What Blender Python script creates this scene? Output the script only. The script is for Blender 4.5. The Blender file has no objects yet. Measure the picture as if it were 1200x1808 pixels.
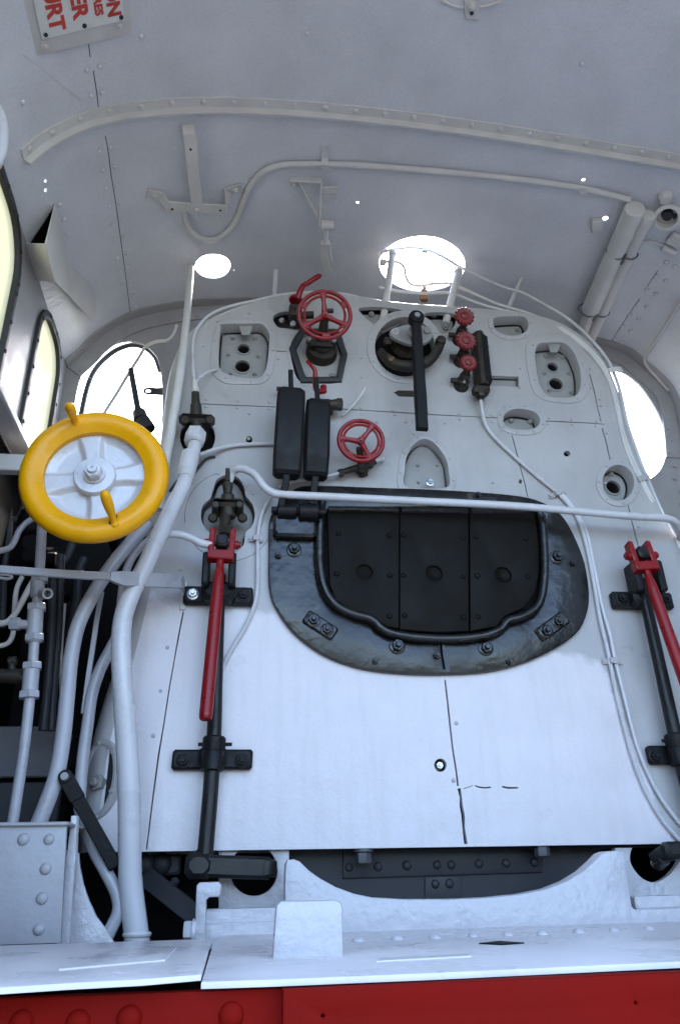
import bpy, bmesh, math, random
from mathutils import Vector, Matrix, Quaternion, geometry
random.seed(7)
V = Vector
SC = bpy.context.scene

# ---------------------------------------------------------------- camera
W0, H0, FPX = 1200.0, 1808.0, 1362.0
CAM = V((-0.60, -2.20, 0.122))
_yc = V((410 - 600, 1545 - 904, FPX)).normalized()
_zc = V((535 - 600, -1960 - 904, FPX)).normalized()
_zc = (_zc - _yc * _zc.dot(_yc)).normalized()
_xc = _yc.cross(_zc)
cam_d = bpy.data.cameras.new('camera')
cam_d.sensor_fit = 'VERTICAL'
cam_d.sensor_height = 24.0
cam_d.lens = FPX / H0 * 24.0
cam_d.clip_start, cam_d.clip_end = 0.02, 2000.0
cam_o = bpy.data.objects.new('camera', cam_d)
SC.collection.objects.link(cam_o)
cam_o.matrix_world = Matrix((
    (_xc.x, -_xc.y, -_xc.z, CAM.x), (_yc.x, -_yc.y, -_yc.z, CAM.y),
    (_zc.x, -_zc.y, -_zc.z, CAM.z), (0, 0, 0, 1)))
SC.camera = cam_o

# ---------------------------------------------------------------- light and exposure
SUN_EL, SUN_AZ = math.radians(52), math.radians(20)      # azimuth measured from +Y (ahead of the engine) towards +X
world = bpy.data.worlds.new('World')
SC.world = world
world.use_nodes = True
wt = world.node_tree
wt.nodes.clear()
sky = wt.nodes.new('ShaderNodeTexSky')
sky.sky_type = 'NISHITA'
sky.sun_disc = False
sky.sun_elevation = SUN_EL
sky.sun_rotation = SUN_AZ
sky.air_density, sky.dust_density, sky.ozone_density = 1.0, 2.5, 1.0
bg = wt.nodes.new('ShaderNodeBackground')
bg.inputs['Strength'].default_value = 0.12
wo = wt.nodes.new('ShaderNodeOutputWorld')
wt.links.new(sky.outputs[0], bg.inputs[0])
wt.links.new(bg.outputs[0], wo.inputs[0])
sun_d = bpy.data.lights.new('sun', 'SUN')
sun_d.energy = 2.0
sun_d.angle = math.radians(10)
sun_d.color = (1.0, 0.96, 0.9)
sun_o = bpy.data.objects.new('sun', sun_d)
SC.collection.objects.link(sun_o)
_sd = V((math.sin(SUN_AZ) * math.cos(SUN_EL), math.cos(SUN_AZ) * math.cos(SUN_EL), math.sin(SUN_EL)))
sun_o.rotation_euler = _sd.to_track_quat('Z', 'Y').to_euler()
sun_o.location = _sd * 30
SC.view_settings.view_transform = 'Standard'
SC.view_settings.look = 'None'
SC.view_settings.exposure = 3.6
SC.view_settings.gamma = 1.0
SC.view_settings.use_curve_mapping = False
SC.cycles.use_denoising = True
SC.cycles.max_bounces = 10
SC.cycles.diffuse_bounces = 6
SC.cycles.sample_clamp_indirect = 8.0

# ---------------------------------------------------------------- geometry of the place
def ray(px, py):
    d = V(((px - 600) / FPX, (py - 904) / FPX, 1.0))
    return V((d.dot(_xc), d.dot(_yc), d.dot(_zc)))
def onY(px, py, y):
    d = ray(px, py); return CAM + d * ((y - CAM.y) / d.y)
def onX(px, py, x):
    d = ray(px, py); return CAM + d * ((x - CAM.x) / d.x)
def onZ(px, py, z):
    d = ray(px, py); return CAM + d * ((z - CAM.z) / d.z)
TILT = math.radians(2.5)                                  # the boiler backhead leans a little forward at the top
BU, BV, BN = V((1, 0, 0)), V((0, math.sin(TILT), math.cos(TILT))), V((0, -math.cos(TILT), math.sin(TILT)))
def P(px, py, w=0.0):                                     # point on (or w metres in front of) the backhead
    d = ray(px, py); return CAM + d * ((w - CAM.dot(BN)) / d.dot(BN))
def b2(px, py, w=0.0):
    p = P(px, py, w); return (p.dot(BU), p.dot(BV))
def bmap(u, v, w): return BU * u + BV * v + BN * w
def size(px, py, w, npx):                                 # metres covered by npx source pixels at that place
    d = (P(px, py, w) - CAM); return npx * d.dot(ray(600, 904)) / FPX

YF, YR = 0.55, -0.43                                      # cab front sheet; roof rib
def prof_pt(px, py, y):
    p = onY(px, py, y); return (p.x, p.z)

# ---------------------------------------------------------------- materials
MATS = {}
def paint(name, col, rough=0.4, metal=0.0, bump=0.12, bscale=240, big=0.0, bigscale=9, var=0.06, chip=None, chipamt=0.0, chipscale=40, coat=0.0, spec=0.5, bdist=0.002, speck=0.0, streak=0.0):
    m = bpy.data.materials.new(name); m.use_nodes = True
    nt = m.node_tree; N = nt.nodes; L = nt.links
    bs = N['Principled BSDF']
    geo = N.new('ShaderNodeNewGeometry')
    n1 = N.new('ShaderNodeTexNoise'); n1.inputs['Scale'].default_value = bscale; n1.inputs['Detail'].default_value = 3
    n2 = N.new('ShaderNodeTexNoise'); n2.inputs['Scale'].default_value = bigscale; n2.inputs['Detail'].default_value = 5
    L.new(geo.outputs['Position'], n1.inputs['Vector']); L.new(geo.outputs['Position'], n2.inputs['Vector'])
    mr = N.new('ShaderNodeMapRange'); mr.inputs[1].default_value = 0.3; mr.inputs[2].default_value = 0.7
    mr.inputs[3].default_value = 1 - var; mr.inputs[4].default_value = 1 + var
    L.new(n2.outputs['Fac'], mr.inputs[0])
    vm = N.new('ShaderNodeVectorMath'); vm.operation = 'SCALE'; vm.inputs[0].default_value = col[:3]
    L.new(mr.outputs[0], vm.inputs['Scale'])
    last = vm.outputs[0]
    if speck:
        n5 = N.new('ShaderNodeTexNoise'); n5.inputs['Scale'].default_value = 210; n5.inputs['Detail'].default_value = 4
        L.new(geo.outputs['Position'], n5.inputs['Vector'])
        m5 = N.new('ShaderNodeMapRange'); m5.inputs[1].default_value = 0.3; m5.inputs[2].default_value = 0.7; m5.inputs[3].default_value = 1 - speck; m5.inputs[4].default_value = 1 + speck
        L.new(n5.outputs['Fac'], m5.inputs[0])
        v5 = N.new('ShaderNodeVectorMath'); v5.operation = 'SCALE'; L.new(last, v5.inputs[0]); L.new(m5.outputs[0], v5.inputs['Scale']); last = v5.outputs[0]
    if streak:
        sv_ = N.new('ShaderNodeVectorMath'); sv_.operation = 'MULTIPLY'; sv_.inputs[1].default_value = (38, 38, 3.2); L.new(geo.outputs['Position'], sv_.inputs[0])
        n6 = N.new('ShaderNodeTexNoise'); n6.inputs['Scale'].default_value = 1.0; n6.inputs['Detail'].default_value = 5; L.new(sv_.outputs[0], n6.inputs['Vector'])
        m6 = N.new('ShaderNodeMapRange'); m6.inputs[1].default_value = 0.5; m6.inputs[2].default_value = 0.78; m6.inputs[4].default_value = streak; L.new(n6.outputs['Fac'], m6.inputs[0])
        x6 = N.new('ShaderNodeMix'); x6.data_type = 'RGBA'; L.new(m6.outputs[0], x6.inputs[0]); L.new(last, x6.inputs[6]); x6.inputs[7].default_value = (0.24, 0.205, 0.165, 1); last = x6.outputs[2]
    if chip:
        n3 = N.new('ShaderNodeTexNoise'); n3.inputs['Scale'].default_value = chipscale; n3.inputs['Detail'].default_value = 6; n3.inputs['Roughness'].default_value = 0.7
        L.new(geo.outputs['Position'], n3.inputs['Vector'])
        cr = N.new('ShaderNodeMapRange'); cr.inputs[1].default_value = 0.74 - chipamt; cr.inputs[2].default_value = 0.78 - chipamt
        L.new(n3.outputs['Fac'], cr.inputs[0])
        mx = N.new('ShaderNodeMix'); mx.data_type = 'RGBA'
        L.new(cr.outputs[0], mx.inputs[0]); L.new(last, mx.inputs[6]); mx.inputs[7].default_value = (*chip, 1)
        last = mx.outputs[2]
    L.new(last, bs.inputs['Base Color'])
    rr = N.new('ShaderNodeMapRange'); rr.inputs[1].default_value = 0.3; rr.inputs[2].default_value = 0.7
    rr.inputs[3].default_value = max(0.05, rough - 0.1); rr.inputs[4].default_value = min(1, rough + 0.12)
    L.new(n2.outputs['Fac'], rr.inputs[0]); L.new(rr.outputs[0], bs.inputs['Roughness'])
    bs.inputs['Metallic'].default_value = metal
    bs.inputs['Specular IOR Level'].default_value = spec
    bs.inputs['Coat Weight'].default_value = coat
    b1 = N.new('ShaderNodeBump'); b1.inputs['Strength'].default_value = bump; b1.inputs['Distance'].default_value = bdist
    L.new(n1.outputs['Fac'], b1.inputs['Height'])
    if big:
        n4 = N.new('ShaderNodeTexNoise'); n4.inputs['Scale'].default_value = bigscale * 2.2; n4.inputs['Detail'].default_value = 3
        L.new(geo.outputs['Position'], n4.inputs['Vector'])
        b2_ = N.new('ShaderNodeBump'); b2_.inputs['Strength'].default_value = big; b2_.inputs['Distance'].default_value = 0.012
        L.new(n4.outputs['Fac'], b2_.inputs['Height']); L.new(b1.outputs[0], b2_.inputs['Normal'])
        L.new(b2_.outputs[0], bs.inputs['Normal'])
    else:
        L.new(b1.outputs[0], bs.inputs['Normal'])
    MATS[name] = m
    return m
white = paint('silver_white_paint', (0.40, 0.39, 0.388), 0.36, 0.0, 0.28, 100, 0.26, 6, 0.07, (0.22, 0.15, 0.09), 0.03, 48, speck=0.03, streak=0.14)
pipew = paint('white_pipe_paint', (0.54, 0.535, 0.55), 0.30, 0.0, 0.14, 150, 0, 12, 0.06, (0.25, 0.17, 0.1), 0.02, 60)
wheelw = paint('wheel_silver_paint', (0.55, 0.55, 0.57), 0.32, 0.1, 0.25, 60, 0.12, 18, 0.06, (0.25, 0.17, 0.1), 0.02, 50)
tankw = paint('tank_paint', (0.34, 0.335, 0.35), 0.38, 0.0, 0.3, 110, 0.15, 14, 0.05, (0.25, 0.17, 0.1), 0.0, 60)
barrelp = paint('dull_barrel_paint', (0.10, 0.10, 0.10), 0.6, 0.0, 0.2, 110, 0, 14, 0.1)
pipe_shaded = paint('shaded_pipe_paint', (0.36, 0.36, 0.385), 0.33, 0.0, 0.2, 120, 0.1, 14, 0.10, (0.2, 0.15, 0.1), 0.04, 45)  # white pipe paint darkened for the shade under the wheel
rough_white = paint('thick_white_paint', (0.53, 0.515, 0.535), 0.33, 0.0, 0.6, 48, 0.25, 14, 0.05, (0.25, 0.17, 0.1), 0.01, 40, bdist=0.007)
floorw = paint('worn_floor_paint', (0.66, 0.63, 0.62), 0.3, 0.0, 0.25, 60, 0.12, 6, 0.10, (0.40, 0.32, 0.24), 0.07, 11)
roofp = paint('grey_roof_paint', (0.60, 0.61, 0.645), 0.42, 0.0, 0.55, 75, 0.15, 5, 0.07, (0.2, 0.18, 0.17), 0.02, 26, bdist=0.004, speck=0.07)
frontp = paint('front_sheet_paint', (0.33, 0.325, 0.33), 0.4, 0.0, 0.3, 110, 0, 9, 0.08)
greyp = paint('grey_fitting_paint', (0.58, 0.565, 0.545), 0.45, 0.0, 0.2, 190, 0, 12, 0.07, (0.2, 0.15, 0.1), 0.03, 70)
plateg = paint('recess_grey_paint', (0.28, 0.278, 0.27), 0.5, 0.0, 0.2, 180, 0, 20, 0.08, (0.16, 0.13, 0.1), 0.05, 60)
black = paint('gloss_black_enamel', (0.008, 0.0078, 0.0075), 0.27, 0.0, 0.25, 60, 0.5, 5, 0.3, (0.05, 0.045, 0.04), 0.13, 10)
door_black = paint('satin_black_enamel', (0.0065, 0.0055, 0.0042), 0.55, 0.0, 0.2, 160, 0, 10, 0.2, (0.012, 0.010, 0.008), 0.03, 60, spec=0.12)
weight_black = paint('dull_black_iron', (0.008, 0.008, 0.009), 0.5, 0.0, 0.3, 110, 0.1, 25, 0.2, spec=0.22)
rodb = paint('worn_black_rod', (0.012, 0.012, 0.012), 0.38, 0.0, 0.25, 130, 0, 20, 0.3, (0.06, 0.052, 0.04), 0.06, 35, spec=0.3)
red = paint('red_enamel', (0.22, 0.005, 0.007), 0.32, 0.0, 0.2, 150, 0, 25, 0.12, (0.12, 0.02, 0.02), 0.05, 60, spec=0.35)
knobred = paint('dull_red_enamel', (0.16, 0.006, 0.008), 0.45, 0.0, 0.2, 150, 0, 25, 0.15)
beamred = paint('red_beam_paint', (0.19, 0.0055, 0.0035), 0.6, 0.0, 0.15, 140, 0.06, 6, 0.06, (0.3, 0.2, 0.16), -0.03, 30, spec=0.05)
yellow = paint('yellow_enamel', (0.78, 0.355, 0.002), 0.3, 0.0, 0.12, 90, 0.06, 20, 0.06, (0.3, 0.14, 0.02), 0.02, 60, spec=0.3)
brown = paint('grimy_bronze', (0.032, 0.026, 0.018), 0.5, 0.35, 0.4, 120, 0, 30, 0.35, (0.02, 0.018, 0.016), 0.12, 40)
rust = paint('rusty_brown', (0.16, 0.075, 0.03), 0.6, 0.1, 0.4, 120, 0, 30, 0.3, (0.05, 0.03, 0.02), 0.12, 50)
soot_shade = paint('soot_and_shade_black', (0.004, 0.004, 0.0045), 0.6, 0.0, 0.3, 60, 0, 6, 0.4, spec=0.1)  # near-black steel; also stands for shade in the dark corners
inner = paint('dark_steel_and_shade', (0.035, 0.036, 0.04), 0.5, 0.0, 0.2, 90, 0, 10, 0.15, spec=0.25)  # dark steel; also carries the shade of the ashpan and dim corners
steel = paint('bright_steel', (0.55, 0.56, 0.58), 0.3, 0.9, 0.1, 150, 0, 20, 0.1)
gasket = paint('dark_rubber', (0.02, 0.02, 0.021), 0.55, 0.0, 0.2, 120, 0, 20, 0.2)
signw = paint('sign_enamel_white', (0.72, 0.72, 0.70), 0.22, 0.0, 0.03, 60, 0, 6, 0.03, (0.45, 0.38, 0.3), 0.0, 40)
signr = paint('sign_enamel_red', (0.50, 0.05, 0.035), 0.3, 0.0, 0.03, 60, 0, 9, 0.1)
blockerm = paint('wood_blocker_dark', (0.05, 0.055, 0.04), 0.8, 0.0, 0.8, 4, 0, 1.5, 0.4)  # for the unseen wood added to block low sky
groundm = paint('pale_gravel', (0.09, 0.088, 0.085), 0.9, 0.0, 0.8, 12, 0, 0.6, 0.25)
creamb = paint('cream_render', (0.75, 0.62, 0.38), 0.8, 0.0, 0.2, 20, 0, 1, 0.08)
def pane_mat():
    m = bpy.data.materials.new('yellowed_pane'); m.use_nodes = True
    nt = m.node_tree; N = nt.nodes; L = nt.links
    N.remove(N['Principled BSDF'])
    tr = N.new('ShaderNodeBsdfTransparent'); tr.inputs[0].default_value = (0.22, 0.18, 0.10, 1)
    tl = N.new('ShaderNodeBsdfTranslucent'); tl.inputs[0].default_value = (0.50, 0.43, 0.25, 1)
    gl = N.new('ShaderNodeBsdfGlossy'); gl.inputs['Roughness'].default_value = 0.15
    m1 = N.new('ShaderNodeMixShader'); m1.inputs[0].default_value = 0.85
    m2 = N.new('ShaderNodeMixShader'); m2.inputs[0].default_value = 0.05
    L.new(tr.outputs[0], m1.inputs[1]); L.new(tl.outputs[0], m1.inputs[2])
    L.new(m1.outputs[0], m2.inputs[1]); L.new(gl.outputs[0], m2.inputs[2])
    L.new(m2.outputs[0], N['Material Output'].inputs[0])
    return m
pane = pane_mat()

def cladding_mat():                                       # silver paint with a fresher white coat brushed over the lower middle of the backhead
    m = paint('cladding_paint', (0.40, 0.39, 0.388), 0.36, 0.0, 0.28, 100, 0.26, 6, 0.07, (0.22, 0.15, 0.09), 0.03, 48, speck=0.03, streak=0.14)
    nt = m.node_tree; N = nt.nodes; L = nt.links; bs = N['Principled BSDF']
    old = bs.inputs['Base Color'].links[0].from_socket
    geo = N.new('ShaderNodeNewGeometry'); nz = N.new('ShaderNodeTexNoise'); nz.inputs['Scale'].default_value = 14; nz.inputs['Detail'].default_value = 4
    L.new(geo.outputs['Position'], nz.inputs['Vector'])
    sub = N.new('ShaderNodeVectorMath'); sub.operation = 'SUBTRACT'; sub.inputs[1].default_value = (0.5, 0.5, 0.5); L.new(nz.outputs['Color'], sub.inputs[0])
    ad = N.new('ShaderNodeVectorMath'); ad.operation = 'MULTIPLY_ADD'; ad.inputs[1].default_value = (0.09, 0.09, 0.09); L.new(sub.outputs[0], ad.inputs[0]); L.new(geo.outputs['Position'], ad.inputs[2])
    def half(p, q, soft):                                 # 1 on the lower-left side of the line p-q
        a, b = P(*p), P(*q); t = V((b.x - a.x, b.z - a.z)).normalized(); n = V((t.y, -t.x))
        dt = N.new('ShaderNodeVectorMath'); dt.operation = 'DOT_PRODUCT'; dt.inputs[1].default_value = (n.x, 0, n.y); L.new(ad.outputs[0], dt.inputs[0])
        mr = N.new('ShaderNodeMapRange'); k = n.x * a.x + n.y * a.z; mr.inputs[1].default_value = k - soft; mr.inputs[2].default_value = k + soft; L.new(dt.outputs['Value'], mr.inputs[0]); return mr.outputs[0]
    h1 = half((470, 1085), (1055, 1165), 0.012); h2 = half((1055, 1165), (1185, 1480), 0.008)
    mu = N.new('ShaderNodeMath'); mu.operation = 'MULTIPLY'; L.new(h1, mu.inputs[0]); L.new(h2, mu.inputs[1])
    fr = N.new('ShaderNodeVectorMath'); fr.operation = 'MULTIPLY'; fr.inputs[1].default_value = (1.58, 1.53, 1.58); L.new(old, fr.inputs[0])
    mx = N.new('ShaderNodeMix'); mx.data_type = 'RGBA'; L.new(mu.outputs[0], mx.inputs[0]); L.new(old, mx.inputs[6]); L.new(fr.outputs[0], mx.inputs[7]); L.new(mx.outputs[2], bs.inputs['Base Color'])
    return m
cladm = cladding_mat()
# ---------------------------------------------------------------- mesh helpers
def catmull(pts, n=6, closed=False):
    pts = [tuple(p) for p in pts]
    k = len(pts[0]); out = []; m = len(pts)
    if m < 3 or n < 2: return [V(p) for p in pts]
    rng = m if closed else m - 1
    for i in range(rng):
        if closed: p0, p1, p2, p3 = pts[i - 1], pts[i], pts[(i + 1) % m], pts[(i + 2) % m]
        else: p0, p1, p2, p3 = pts[max(i - 1, 0)], pts[i], pts[i + 1], pts[min(i + 2, m - 1)]
        for j in range(n):
            t = j / n
            out.append(V([0.5 * (2 * p1[c] + (p2[c] - p0[c]) * t + (2 * p0[c] - 5 * p1[c] + 4 * p2[c] - p3[c]) * t * t + (3 * p1[c] - p0[c] - 3 * p2[c] + p3[c]) * t ** 3) for c in range(k)]))
    if not closed: out.append(V(pts[-1]))
    return out
def axes(n):
    n = n.normalized()
    u = n.cross(V((0, 0, 1)))
    if u.length < 1e-3: u = n.cross(V((0, 1, 0)))
    u.normalize()
    return u, n.cross(u).normalized(), n
def inside(p, loop):
    x, y = p; r = False; j = len(loop) - 1
    for i in range(len(loop)):
        xi, yi = loop[i][0], loop[i][1]; xj, yj = loop[j][0], loop[j][1]
        if (yi > y) != (yj > y) and x < (xj - xi) * (y - yi) / (yj - yi) + xi: r = not r
        j = i
    return r
def area(loop): return 0.5 * sum(loop[i - 1][0] * loop[i][1] - loop[i][0] * loop[i - 1][1] for i in range(len(loop)))
def offset(loop, d):                                      # d > 0 shrinks a counter-clockwise loop
    s = 1 if area(loop) > 0 else -1
    out = []; n = len(loop)
    for i in range(n):
        a, b, c = V(loop[i - 1][:2]), V(loop[i][:2]), V(loop[(i + 1) % n][:2])
        e1 = (b - a); e2 = (c - b)
        if e1.length < 1e-9: e1 = e2
        if e2.length < 1e-9: e2 = e1
        n1 = V((-e1.y, e1.x)).normalized(); n2 = V((-e2.y, e2.x)).normalized()
        nn = n1 + n2
        if nn.length < 1e-6: nn = n1
        nn.normalize()
        k = min(1.8, 1 / max(0.3, nn.dot(n1)))
        out.append((b.x + nn.x * d * k * s, b.y + nn.y * d * k * s))
    return out
ROOTS = {}
def base_of(o):
    while o.parent: o = o.parent
    return o.location.copy()
def link(o, parent=None):
    SC.collection.objects.link(o)
    if parent is not None: o.parent = parent
    return o
def tag(o, label=None, cat=None, group=None, kind=None):
    if label: o['label'] = label
    if cat: o['category'] = cat
    if group: o['group'] = group
    if kind: o['kind'] = kind
    return o
def thing(name, label, cat, loc, group=None):
    o = bpy.data.objects.new(name, None); o.empty_display_size = 0.05
    o.location = loc; link(o)
    return tag(o, label, cat, group)
class MB:
    def __init__(s): s.bm = bmesh.new()
    def rings(s, rs, cap0=True, cap1=True, closed=True):
        vs = [[s.bm.verts.new(p) for p in r] for r in rs]
        for a, b in zip(vs, vs[1:]):
            n = len(a)
            for i in range(n if closed else n - 1):
                j = (i + 1) % n
                try: s.bm.faces.new((a[i], a[j], b[j], b[i]))
                except ValueError: pass
        if closed:
            if cap0 and len(vs[0]) > 2: s.bm.faces.new(list(reversed(vs[0])))
            if cap1 and len(vs[-1]) > 2: s.bm.faces.new(vs[-1])
        return s
    def tube(s, pts, r, seg=10, n=6, closed=False):
        rs = r if isinstance(r, (list, tuple)) else None
        if rs:
            q = catmull([(p[0], p[1], p[2], rr) for p, rr in zip(pts, rs)], n, closed)
            path = [V(p[:3]) for p in q]; rad = [max(p[3], 1e-4) for p in q]
        else:
            path = [V(p) for p in catmull(pts, n, closed)]; rad = [r] * len(path)
        t0 = (path[1] - path[0]).normalized(); u, v, _ = axes(t0)
        out = []; m = len(path)
        for i in range(m):
            if closed: t = (path[(i + 1) % m] - path[i - 1])
            else: t = path[min(i + 1, m - 1)] - path[max(i - 1, 0)]
            t.normalize()
            u = (u - t * u.dot(t)).normalized(); v = t.cross(u)
            out.append([path[i] + (u * math.cos(2 * math.pi * k / seg) + v * math.sin(2 * math.pi * k / seg)) * rad[i] for k in range(seg)])
        if closed: out.append(out[0]); s.rings(out, False, False)
        else: s.rings(out)
        return s
    def cyl(s, a, b, r, r2=None, seg=20, bev=0.0):
        a, b = V(a), V(b); u, v, n = axes(b - a); r2 = r if r2 is None else r2
        ln = (b - a).length
        pr = [(r, 0), (r2, ln)] if not bev else [(r - bev, 0), (r, bev), (r2, ln - bev), (r2 - bev, ln)]
        return s.lathe(a, n, pr, seg)
    def lathe(s, o, n, prof, seg=24, caps=True):
        u, v, n = axes(n); o = V(o)
        return s.rings([[o + n * h + (u * math.cos(2 * math.pi * k / seg) + v * math.sin(2 * math.pi * k / seg)) * max(r, 1e-4) for k in range(seg)] for r, h in prof], caps, caps)
    def hexa(s, o, n, r, h, rot=0.0):
        u, v, n = axes(n); o = V(o)
        f = lambda rr, hh: [o + n * hh + (u * math.cos(rot + math.pi * k / 3) + v * math.sin(rot + math.pi * k / 3)) * rr for k in range(6)]
        return s.rings([f(r, 0), f(r, h * 0.85), f(r * 0.88, h)])
    def dome(s, o, n, r, h=None, seg=12):
        h = h or r * 0.6
        return s.lathe(o, n, [(r, -0.002), (r, 0)] + [(r * math.cos(t), h * math.sin(t)) for t in (0.35, 0.7, 1.05, 1.35)], seg)
    def torus(s, c, n, R, r, seg=48, ts=10, a0=0.0, a1=2 * math.pi, flat=1.0, ref=None):
        u, v, n = axes(n); c = V(c)
        if ref is not None:
            u = (ref - n * ref.dot(n)).normalized(); v = n.cross(u)
        full = abs(a1 - a0 - 2 * math.pi) < 1e-6
        out = []
        for i in range(seg + 1):
            a = a0 + (a1 - a0) * i / seg; d = u * math.cos(a) + v * math.sin(a)
            out.append([c + d * (R + r * math.cos(2 * math.pi * k / ts)) + n * (r * flat * math.sin(2 * math.pi * k / ts)) for k in range(ts)])
        return s.rings(out, not full, not full)
    def box(s, c, u, v, n, su, sv, sn, bev=0.0):
        c = V(c); u, v, n = u.normalized(), v.normalized(), n.normalized()
        if bev:
            b = min(bev, su * 0.45, sv * 0.45, sn * 0.45)
            def oct_(i, w):
                a, e = su / 2 - i, sv / 2 - i
                k = b
                return [c + u * x + v * y + n * w for x, y in ((a - k, -e), (a, -e + k), (a, e - k), (a - k, e), (-a + k, e), (-a, e - k), (-a, -e + k), (-a + k, -e))]
            return s.rings([oct_(b, -sn / 2), oct_(0, -sn / 2 + b), oct_(0, sn / 2 - b), oct_(b, sn / 2)])
        f = lambda w: [c + u * x * su / 2 + v * y * sv / 2 + n * w for x, y in ((1, -1), (1, 1), (-1, 1), (-1, -1))]
        return s.rings([f(-sn / 2), f(sn / 2)])
    def bar(s, pts, wdir, width, thick, n=1):             # flat strip swept along pts
        path = [V(p) for p in (catmull(pts, n) if n > 1 else pts)]; m = len(path); out = []
        for i in range(m):
            t = (path[min(i + 1, m - 1)] - path[max(i - 1, 0)]).normalized()
            wd = (wdir - t * wdir.dot(t)).normalized(); nn = t.cross(wd)
            a, b = wd * width / 2, nn * thick / 2; c = wd * min(width, thick) * 0.18; d = nn * min(width, thick) * 0.18
            p = path[i]
            out.append([p + a - b + d, p + a + b - d, p + a + b - c, p - a + b + c, p - a + b - d, p - a - b + d, p - a - b + c, p + a - b - c])
        return s.rings(out)
    def plate(s, mp, outer, holes=(), depth=0.01, bev=0.0, w0=0.0, lines=(), backface=False):
        outer = [tuple(p[:2]) for p in outer]
        holes = [[tuple(p[:2]) for p in h] for h in holes]
        fo = offset(outer, bev) if bev else outer
        fh = [offset(h, -bev) if bev else h for h in holes]
        vs = []; es = []
        for lp in [fo] + fh:
            b = len(vs); vs += [V(p) for p in lp]; k = len(lp)
            es += [(b + i, b + (i + 1) % k) for i in range(k)]
        for ln in lines:
            b = len(vs); vs += [V(p[:2]) for p in ln]; es += [(b + i, b + i + 1) for i in range(len(ln) - 1)]
        rv, re, rf, _, _, _ = geometry.delaunay_2d_cdt(vs, es, [], 0, 1e-6)
        keep = []
        for f in rf:
            c = (sum(rv[i].x for i in f) / len(f), sum(rv[i].y for i in f) / len(f))
            if inside(c, fo) and not any(inside(c, h) for h in fh): keep.append(f)
        def lay(w, flip):
            nv = {}
            for f in keep:
                q = []
                for i in f:
                    if i not in nv: nv[i] = s.bm.verts.new(mp(rv[i].x, rv[i].y, w))
                    q.append(nv[i])
                if flip: q.reverse()
                try: s.bm.faces.new(q)
                except ValueError: pass
        lay(w0, False)
        if backface: lay(w0 - depth, True)
        for full, fr, hole in [(outer, fo, False)] + [(h, g, True) for h, g in zip(holes, fh)]:
            rs = []
            if bev:
                rs.append([mp(x, y, w0) for x, y in fr])
                rs.append([mp(x * 0.7 + X * 0.3, y * 0.7 + Y * 0.3, w0 - bev * 0.3) for (X, Y), (x, y) in zip(fr, full)])
                rs.append([mp(x, y, w0 - bev) for x, y in full])
            else: rs.append([mp(x, y, w0) for x, y in full])
            rs.append([mp(x, y, w0 - depth) for x, y in full])
            s.rings(rs, False, False)
        return s
    def build(s, name, mat, parent=None, ang=32, bevel=0.0):
        bm = s.bm
        bmesh.ops.remove_doubles(bm, verts=bm.verts, dist=2e-6)
        bmesh.ops.recalc_face_normals(bm, faces=bm.faces)
        off = base_of(parent) if parent is not None else V((0, 0, 0))
        if off.length > 0: bmesh.ops.translate(bm, verts=bm.verts, vec=-off)
        me = bpy.data.meshes.new(name); bm.to_mesh(me); bm.free()
        me.polygons.foreach_set('use_smooth', [True] * len(me.polygons))
        me.set_sharp_from_angle(angle=math.radians(ang))
        me.materials.append(mat)
        o = bpy.data.objects.new(name, me); link(o, parent)
        return o
    def solo(s, name, mat, label, cat, group=None, **k):
        return tag(s.build(name, mat, None, **k), label, cat, group)
_unit = {}
def unit(kind, mat):
    key = (kind, mat.name)
    if key not in _unit:
        b = MB(); Z = V((0, 0, 1)); O = V((0, 0, 0))
        if kind == 'rivet': b.dome(O, Z, 1.0, 0.62, 14)
        elif kind == 'screw':
            b.lathe(O, Z, [(1, -0.3), (1, 0.25), (0.85, 0.5), (0.3, 0.6)], 12)
        elif kind == 'bolt':
            b.lathe(O, Z, [(1.35, -0.2), (1.35, 0.12), (1.2, 0.2)], 20); b.hexa(V((0, 0, 0.2)), Z, 1.0, 0.75, 0.3); b.lathe(V((0, 0, 0.9)), Z, [(0.5, 0), (0.5, 0.45), (0.38, 0.6)], 12)
        elif kind == 'nut': b.hexa(O, Z, 1.0, 0.9, 0.2); b.lathe(V((0, 0, 0.85)), Z, [(0.55, 0), (0.55, 0.5), (0.4, 0.65)], 12)
        me = bpy.data.meshes.new(kind); bmesh.ops.recalc_face_normals(b.bm, faces=b.bm.faces); b.bm.to_mesh(me); b.bm.free()
        me.polygons.foreach_set('use_smooth', [True] * len(me.polygons)); me.set_sharp_from_angle(angle=math.radians(35))
        me.materials.append(mat); _unit[key] = me
    return _unit[key]
def fix(kind, mat, parent, items, r, name=None):          # rivets, screws, bolts: one child each, shared mesh
    for p, n in items:
        o = bpy.data.objects.new(name or kind, unit(kind, mat)); link(o, parent)
        q = n.normalized().to_track_quat('Z', 'Y') @ Quaternion((0, 0, 1), random.uniform(0, 6.28))
        o.location = V(p) - base_of(parent); o.rotation_mode = 'QUATERNION'; o.rotation_quaternion = q
        rr = r * random.uniform(0.93, 1.07); o.scale = (rr, rr, rr)
def lerp(a, b, t): return a + (b - a) * t
def ell(cx, cy, rx, ry, n=32, a0=0.0): return [(cx + rx * math.cos(a0 + 2 * math.pi * k / n), cy + ry * math.sin(a0 + 2 * math.pi * k / n)) for k in range(n)]
def bl(pts, w=0.0, n=5, smooth=True):                     # pixel loop -> smooth (u,v) loop on the backhead
    q = [b2(x, y, w) for x, y in pts]
    return [tuple(p) for p in catmull(q, n, True)] if smooth else q
def circ2(c, r, n=32): return [(c[0] + r * math.cos(2 * math.pi * k / n), c[1] + r * math.sin(2 * math.pi * k / n)) for k in range(n)]
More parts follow.
